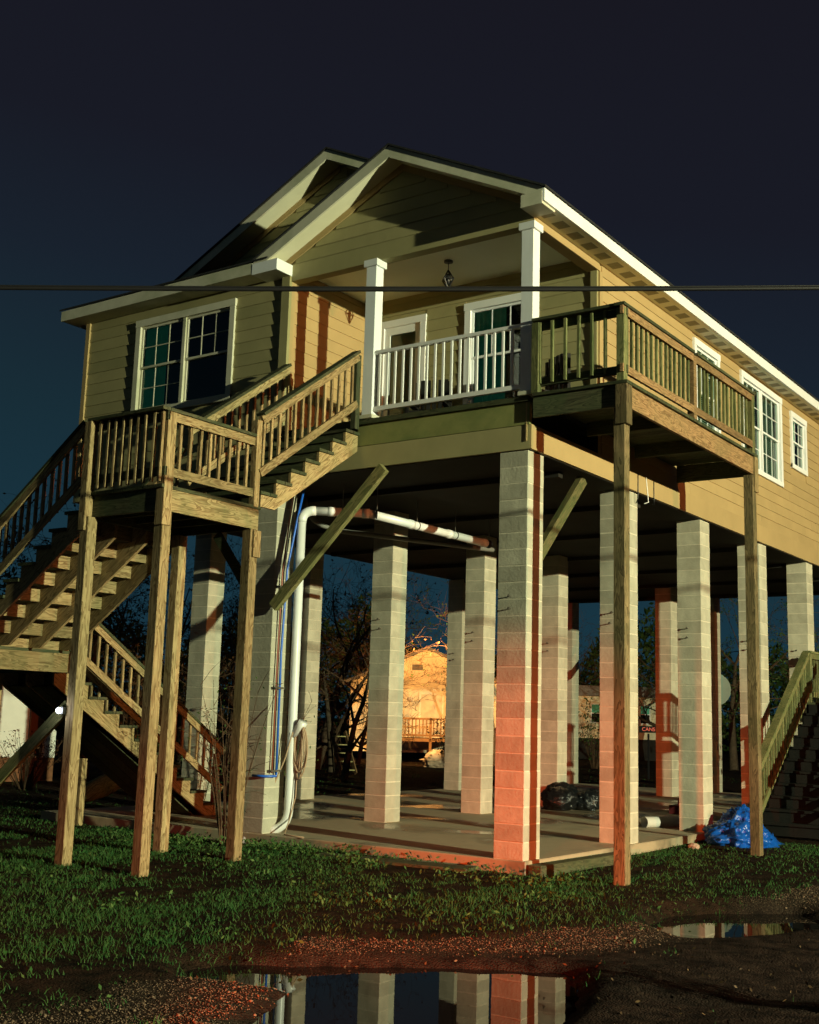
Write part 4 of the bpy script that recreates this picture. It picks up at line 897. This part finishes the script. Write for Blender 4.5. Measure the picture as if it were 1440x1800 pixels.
# ================================================================== vegetation
BARK = plain('bark', (0.075, 0.055, 0.036), .9, .35, 9, .4); TWIG = plain('twig', (0.085, 0.052, 0.03), .9, .3, 6)
def leaf_mat(name, a, b):
    k = NT(name); at = k.n('ShaderNodeAttribute', attribute_name='tint'); k.setp(Base_Color=k.mix(at.outputs['Fac'], a, b), Roughness=.6, Specular_IOR_Level=.12); return k.m
LEAFG = leaf_mat('leaf_green', (.020, .055, .012), (.075, .120, .030)); LEAFB = leaf_mat('leaf_brown', (.05, .022, .010), (.11, .05, .02))
def leaves_mesh(name, pts, size, mat, seed):
    r_ = np.random.default_rng(seed); n = len(pts); a = r_.normal(size=(n, 3)); a /= np.linalg.norm(a, axis=1)[:, None]; b = np.cross(a, r_.normal(size=(n, 3))); b /= np.linalg.norm(b, axis=1)[:, None]
    s_ = size * r_.uniform(.6, 1.3, (n, 1)); co = np.stack([pts - a * s_, pts + b * s_ * .45, pts + a * s_, pts - b * s_ * .45], 1).reshape(-1, 3)
    return np_mesh(name, co, np.arange(4 * n).reshape(-1, 4), mat, {'tint': np.repeat(r_.random(n), 4)})
def tree(name, loc, h, seed, label, leaf=None, nleaf=0, lean=(0, 0), levels=5, spread=.75, trunk_r=.14, group='bare trees behind the house', cat='tree', sides=5, lsize=.055):
    r_ = random.Random(seed); t = thing(name, loc, label, cat, group); L = Vector(loc)
    trunk = MB(); crown = MB(); tips = []
    def grow(p, d, ln, rad, lv):
        pts = [p]; rr = [rad]; n = 4 if lv < 2 else 3; q = p; dd_ = d
        for i in range(n):
            dd_ = (dd_ + Vector((r_.uniform(-1, 1), r_.uniform(-1, 1), r_.uniform(-.5, .8))) * (.16 + .06 * lv)).normalized(); q = q + dd_ * ln / n; pts.append(q); rr.append(rad * (1 - .62 * (i + 1) / n))
        (trunk if lv == 0 else crown).tube(pts, rr, sides if lv < 2 else 3, cap=False)
        if lv >= 2: tips.extend(pts[1:])
        if lv == levels: return
        for i in range(r_.choice((2, 3, 3, 4)) + (3 if lv == 0 else 0)):
            k_ = r_.randint(1, n); o_ = pts[k_]; a = r_.uniform(0, 6.283); ax_ = dd_.orthogonal().normalized(); ax_.rotate(Matrix.Rotation(a, 3, dd_))
            nd = (dd_ * r_.uniform(.45, .9) + ax_ * spread * r_.uniform(.6, 1.3)).normalized(); grow(o_, nd, ln * r_.uniform(.5, .75), max(.006, rr[k_] * .62), lv + 1)
    grow(L, Vector((lean[0], lean[1], 1)).normalized(), h * .48, trunk_r, 0)
    link('trunk', trunk.mesh('trunk', BARK, True), t); cr = link('crown', crown.mesh('crown', TWIG), t)
    if nleaf:
        rr_ = np.random.default_rng(seed); P_ = np.array([tuple(q) for q in tips]); nleaf = nleaf // 2; P_ = P_[rr_.integers(0, len(P_), nleaf)] + rr_.normal(scale=.05, size=(nleaf, 3)); link('foliage', leaves_mesh('foliage', P_, lsize, leaf, seed), cr)
    return t
tree('bare_tree', (-15.2, 11.5, -.1), 7.0, 1, 'tangled bare tree with reddish leaves left of the white drain pipe', LEAFB, 2600, spread=.95)
tree('bare_tree', (-18.3, 18.6, -.1), 8.0, 2, 'bare tree with a forked trunk left of the glowing house', LEAFB, 1500, lean=(.08, 0), trunk_r=.2)
tree('bare_tree', (-19.9, 23.0, -.1), 5.6, 3, 'small bare tree whose branches cross the glowing house front', None, 0, lean=(.2, .1), trunk_r=.1)
tree('bare_tree', (-26.5, 33.5, -.1), 9.5, 4, 'tall bare tree rising behind the glowing house', LEAFG, 1800, trunk_r=.2)
tree('bare_tree', (-25.5, 50.0, -.1), 9.5, 5, 'leafy dark tree rising behind the mobile home', LEAFG, 2400, trunk_r=.2)
tree('bare_tree', (-27.5, 48.5, -.1), 10.5, 6, 'bare tree standing left of the mobile home roof', None, 0, trunk_r=.22)
tree('bare_tree', (-14.5, 40.5, -.1), 10.0, 7, 'dark leafy tree above the small red sign', LEAFG, 3200, trunk_r=.22)
tree('bare_tree', (-10.5, 36.0, -.1), 9.0, 8, 'dark tree right of the small red sign', LEAFG, 3200, trunk_r=.2)
tree('bare_tree', (-19.5, 13.5, -.1), 7.5, 9, 'dense thorny tree behind the lowest stair flight', LEAFB, 2600, spread=.9, trunk_r=.16)
tree('bare_tree', (-29.0, 26.0, -.1), 8.5, 10, 'dark tree left of the glowing house', LEAFG, 2600, trunk_r=.2)
tree('bare_tree', (-5.0, 30.0, -.1), 8.0, 11, 'dark leafy tree behind the side staircase', LEAFG, 2800, trunk_r=.18)
tree('bare_tree', (-25.0, 17.0, -.1), 9.0, 12, 'dark bare tree beyond the left piers', LEAFB, 1600, trunk_r=.18)
tree('bare_tree', (-22.5, 20.5, -.1), 9.5, 13, 'tall bare tree seen between the drain pipe and the next pier', LEAFB, 3000, trunk_r=.2, spread=.85)
tree('bare_tree', (-17.2, 8.0, -.1), 8.0, 14, 'bare tree behind the middle stair posts', LEAFB, 2600, trunk_r=.17, spread=.85)
tree('bare_tree', (-24.5, 12.5, -.1), 9.5, 15, 'far bare tree beyond the upper stair landing', LEAFB, 2400, trunk_r=.2, spread=.85)
tree('bare_tree', (-31.0, 38.0, -.1), 11.5, 16, 'very tall dark tree behind the glowing house roof', LEAFG, 4200, trunk_r=.24, spread=.85)
tree('bare_tree', (-16.2, 16.8, -.1), 6.6, 18, 'small tangled bare tree beside the wooden steps', None, 0, trunk_r=.12, spread=1.0)
tree('bare_tree', (-20.2, 20.0, -.1), 7.6, 19, 'bare tree just left of the glowing house corner', LEAFB, 900, trunk_r=.14, spread=1.0)
tree('bare_tree', (-13.2, 13.6, -.1), 6.2, 20, 'low tangled bare tree right behind the drain pipe', None, 0, trunk_r=.11, spread=1.05)
tree('bare_tree', (-16.8, 27.5, -.1), 8.5, 21, 'bare tree standing right of the glowing house door', LEAFG, 900, trunk_r=.16, spread=.9)
def bush(loc, h, r_, seed, n, mat, label, size=.05, stems=22, group='bushes in the yard'):
    t = thing('bush', loc, label, 'bush', group); q = random.Random(seed); m = MB(); tips = []
    for i in range(stems):
        a = q.uniform(0, 6.283); ro = r_ * q.uniform(.2, 1); e_ = Vector((math.cos(a) * ro, math.sin(a) * ro, h * q.uniform(.55, 1.05))); p0 = Vector(loc) + Vector((e_.x * .15, e_.y * .15, -.05)); p2 = Vector(loc) + e_; p1 = p0.lerp(p2, .5) + Vector((q.uniform(-.1, .1), q.uniform(-.1, .1), h * .12))
        pts = arc(p0, p1, p2, 5); m.tube(pts, [.011, .010, .008, .006, .004, .003], 4, cap=False); tips += pts[1:]
        for _ in range(3):
            o_ = q.choice(pts[2:]); e2 = o_ + Vector((q.uniform(-1, 1), q.uniform(-1, 1), q.uniform(-.1, .8))) * .2 * h; m.tube([o_, o_.lerp(e2, .5) + Vector((0, 0, .03)), e2], [.005, .004, .002], 3, cap=False); tips += [o_.lerp(e2, .5), e2]
    link('stems', m.mesh('stems', TWIG), t)
    if n:
        rr_ = np.random.default_rng(seed); P_ = np.array([tuple(x) for x in tips]); P_ = P_[rr_.integers(0, len(P_), n)] + rr_.normal(scale=.05, size=(n, 3)); link('foliage', leaves_mesh('foliage', P_, size, mat, seed), t)
bush((-4.35, -0.35, -.1), 2.1, .75, 31, 170, LEAFG, 'thin twiggy shrub growing between the stair post and the drain pipe', .022, 26)
bush((-6.0, 2.3, -.05), 1.9, .7, 32, 260, LEAFG, 'scraggly green shrub at the foot of the lowest stair flight', .03, 26)
bush((-1.6, 16.2, -.1), 2.6, .7, 33, 420, LEAFG, 'leggy leafy shrub in front of the satellite dish', .055, 14)
bush((-14.3, 31.0, -.1), 2.4, .8, 34, 420, LEAFG, 'bright green bush in front of the mobile home', .06, 30)
bush((-11.4, 33.5, -.1), 1.6, 1.2, 35, 1500, LEAFG, 'low dark bush below the red sign', .07, 30)
bush((-14.5, 4.2, -.1), 1.1, .9, 36, 600, LEAFB, 'dry brown weeds in front of the white building', .03, 40)
bush((-13.0, 6.8, -.1), 1.2, .9, 37, 900, LEAFG, 'dark green weeds below the lower stair landing', .05, 30)
bush((-15.5, 22.5, -.1), 1.6, 1.0, 38, 700, LEAFB, 'brown brush beside the wooden steps', .05, 34)
bush((-17.2, 9.2, -.1), 3.0, 1.5, 39, 2600, LEAFB, 'reddish tangled brush behind the left stair posts', .06, 60)
bush((4.95, -4.35, -.2), 0.62, .30, 40, 160, LEAFG, 'tall dry weeds at the lower right corner of the picture', .022, 30)
bush((-16.5, 14.5, -.1), 2.6, 1.4, 42, 2400, LEAFB, 'reddish brush behind the drain pipe', .06, 60)
# far wood: one mass along the horizon
r_ = np.random.default_rng(77); N_ = 110000; ang = r_.uniform(R(60), R(176), N_); dist = r_.uniform(78, 105, N_); topz = 6.3 + 2.6 * np.clip((ang - R(118)) / R(25), 0, 1) + 1.7 * np.sin(ang * 23) + 1.1 * np.sin(ang * 57 + 1) + .8 * np.sin(ang * 131)
P_ = np.stack([7 + np.cos(ang) * dist, -12 + np.sin(ang) * dist, topz * r_.random(N_) ** .7], -1)
o = link('far_wood', leaves_mesh('far_wood', P_, .24, LEAFG, 5)); o['kind'] = 'stuff'; o['label'] = 'dark wood along the horizon'; o['category'] = 'wood'

# ---- grass: blades as one mass
def blades(x, y, h, w, seed, lean=1.15):
    r_ = np.random.default_rng(seed); n = len(x); z = height(x, y); a = r_.uniform(0, 2 * math.pi, n); dx, dy = np.cos(a), np.sin(a); b = r_.uniform(0, 2 * math.pi, n); le = lean * h * r_.uniform(.2, 1, n); ex, ey = np.cos(b) * le, np.sin(b) * le
    p = np.stack([x, y, z - .01], -1); wv = np.stack([dx * w, dy * w, 0 * w], -1); mid = p + np.stack([ex * .35, ey * .35, h * .6], -1); tip = p + np.stack([ex, ey, h], -1)
    co = np.stack([p - wv, p + wv, mid + wv * .7, mid - wv * .7, tip], 1).reshape(-1, 3); i = np.arange(n)[:, None] * 5
    q = np.concatenate([i + np.array([[0, 1, 2, 3]])], 0); t = i + np.array([[3, 2, 4, 4]])
    return co, q, i + np.array([[3, 2, 4]])
def sample(n, x0, x1, y0, y1, seed, keep):
    r_ = np.random.default_rng(seed); x = r_.uniform(x0, x1, n); y = r_.uniform(y0, y1, n); m = keep(x, y, r_.random(n)); return x[m], y[m]
def lawn(x, y, u):
    k_ = (gravel_amount(x, y) < u * .9) | ((wob(x, y, 7, 71) > .42) & (u > .35) & (x > 1.2))
    k_ &= ~((x > -8.6) & (x < .07) & (y > -.05) & (y < 17.4))
    for P in (POOL_A, POOL_B): k_ &= sdist(x, y, P) > -.02 + .06 * u
    k_ &= (wob(x, y, 2.6, 31) + .7 * wob(x, y, 9, 32) + .45 * wob(x, y, 24, 33) + 1.0 * u > .47)
    k_ &= (road_edge(y) - x > .35 + 1.1 * np.clip((y + 5.6) / 1.2, 0, 1) + .9 * wob(x, y, 3.2, 35)) | (u > .72)
    k_ &= ~((x > -2.7) & (x < -.4) & (y > -.62) & (y < -.22) & (u < .9))
    return k_
xs, ys = [], []
for n, b in ((170000, (-7.0, 3.2, -8.6, 0.2)), (26000, (.05, 3.4, 0, 6.5)), (16000, (-13, -7, -4.5, 3)), (9000, (-20, 4, 17.4, 30)), (9000, (-20, -8.6, 0, 24)), (2600, (1.2, 6.0, -8.6, 1.5))):
    a, c_ = sample(n, *b, n % 97, lawn); xs.append(a); ys.append(c_)
x = np.concatenate(xs); y = np.concatenate(ys); r_ = np.random.default_rng(5); n = len(x)
patch = .5 + .5 * wob(x, y, 1.8, 44); far = np.hypot(x - 7, y + 12.5)
h = (.017 + .034 * r_.random(n) ** 1.8) * (.55 + .95 * patch) * np.where(r_.random(n) < .05, 1.7, 1.0); h *= np.clip(1.15 - (y + 3) * .02, .6, 1.2); w = (.0024 + .0024 * r_.random(n)) * np.clip(far / 11, 1, 2.6)
co, q4, t3 = blades(x, y, h, w, 6)
dry = np.clip(.5 * r_.random(n) + .45 * (1 - patch) * (r_.random(n) < .5), 0, 1)
me = bpy.data.meshes.new('grass'); nv = len(co); me.vertices.add(nv); me.vertices.foreach_set('co', co.astype(np.float32).ravel())
me.loops.add(n * 7); me.loops.foreach_set('vertex_index', np.concatenate([q4.ravel(), t3.ravel()]).astype(np.int32)); me.polygons.add(n * 2)
me.polygons.foreach_set('loop_start', np.concatenate([np.arange(n) * 4, n * 4 + np.arange(n) * 3]).astype(np.int32)); me.update(calc_edges=True)
at = me.attributes.new('tint', 'FLOAT', 'POINT'); at.data.foreach_set('value', np.repeat(dry, 5).astype(np.float32)); GRASS = leaf_mat('grass_blade', (.013, .070, .017), (.066, .106, .028)); me.materials.append(GRASS)
o = link('grass', me); o['kind'] = 'stuff'; o['label'] = 'short rough green grass of the yard'; o['category'] = 'grass'
# broad-leaved clover and weeds
x, y = sample(9000, -6.5, 3, -8.2, -.1, 3, lawn); k_ = wob(x, y, 2.2, 61) > .12; x, y = x[k_], y[k_]; n = len(x); P_ = np.stack([x, y, height(x, y) + r_.uniform(.02, .075, n)], -1)
x2, y2 = sample(5200, -5.0, .9, -1.15, -.02, 13, lambda a, b, u: lawn(a, b, u) & (wob(a, b, 3.1, 62) + .35 * u > .05)); P_ = np.concatenate([P_, np.stack([x2, y2, height(x2, y2) + r_.uniform(.02, .11, len(x2))], -1)])
o = link('broadleaf_weeds', leaves_mesh('broadleaf_weeds', P_, .026, leaf_mat('weed_leaf', (.02, .075, .016), (.085, .14, .04)), 9)); o['kind'] = 'stuff'; o['label'] = 'broad-leaved weeds among the grass'; o['category'] = 'weeds'
# pebbles of the track
x, y = sample(90000, .2, 4.2, -8.4, 1.5, 8, lambda x, y, u: (gravel_amount(x, y) > .3 + .4 * u) & (mud_amount(x, y) < .15 + .75 * u ** 4) & (sdist(x, y, POOL_A) > .02) & (sdist(x, y, POOL_B) > .02))
n = len(x); s_ = r_.uniform(.0030, .0075, n) * (1 + 1.3 * (r_.random(n) < .03)); z = height(x, y) + s_ * .25
oct_ = np.array([(1, 0, 0), (-1, 0, 0), (0, 1, 0), (0, -1, 0), (0, 0, .7), (0, 0, -.7)]); jit = r_.uniform(.6, 1.25, (n, 6, 1)); a = r_.uniform(0, 6.28, n); rot = np.stack([np.stack([np.cos(a), -np.sin(a), 0 * a], -1), np.stack([np.sin(a), np.cos(a), 0 * a], -1), np.stack([0 * a, 0 * a, 1 + 0 * a], -1)], 1)
co = np.einsum('nij,kj->nki', rot, oct_) * jit * s_[:, None, None] + np.stack([x, y, z], -1)[:, None, :]
fc = np.array([(0, 2, 4), (2, 1, 4), (1, 3, 4), (3, 0, 4), (2, 0, 5), (1, 2, 5), (3, 1, 5), (0, 3, 5)])[None] + (np.arange(n) * 6)[:, None, None]
o = link('gravel', np_mesh('gravel', co.reshape(-1, 3), fc.reshape(-1, 3), leaf_mat('pebble', (.03, .019, .013), (.20, .14, .092)), {'tint': np.repeat(r_.random(n), 6)})); o['kind'] = 'stuff'; o['label'] = 'loose gravel along the edge of the track'; o['category'] = 'gravel'

# leaf litter and stray tufts on the bare track
x, y = sample(1500, .4, 6.0, -8.6, 2.5, 55, lambda a, b, u: (gravel_amount(a, b) > .5) & (sdist(a, b, POOL_A) > .03) & (sdist(a, b, POOL_B) > .03))
P_ = np.stack([x, y, height(x, y) + .008], -1); o = link('leaf_litter', leaves_mesh('leaf_litter', P_, .017, leaf_mat('dead_leaf', (.03, .018, .010), (.16, .10, .05)), 19)); o['kind'] = 'stuff'; o['label'] = 'dead leaves scattered on the wet track'; o['category'] = 'leaf litter'
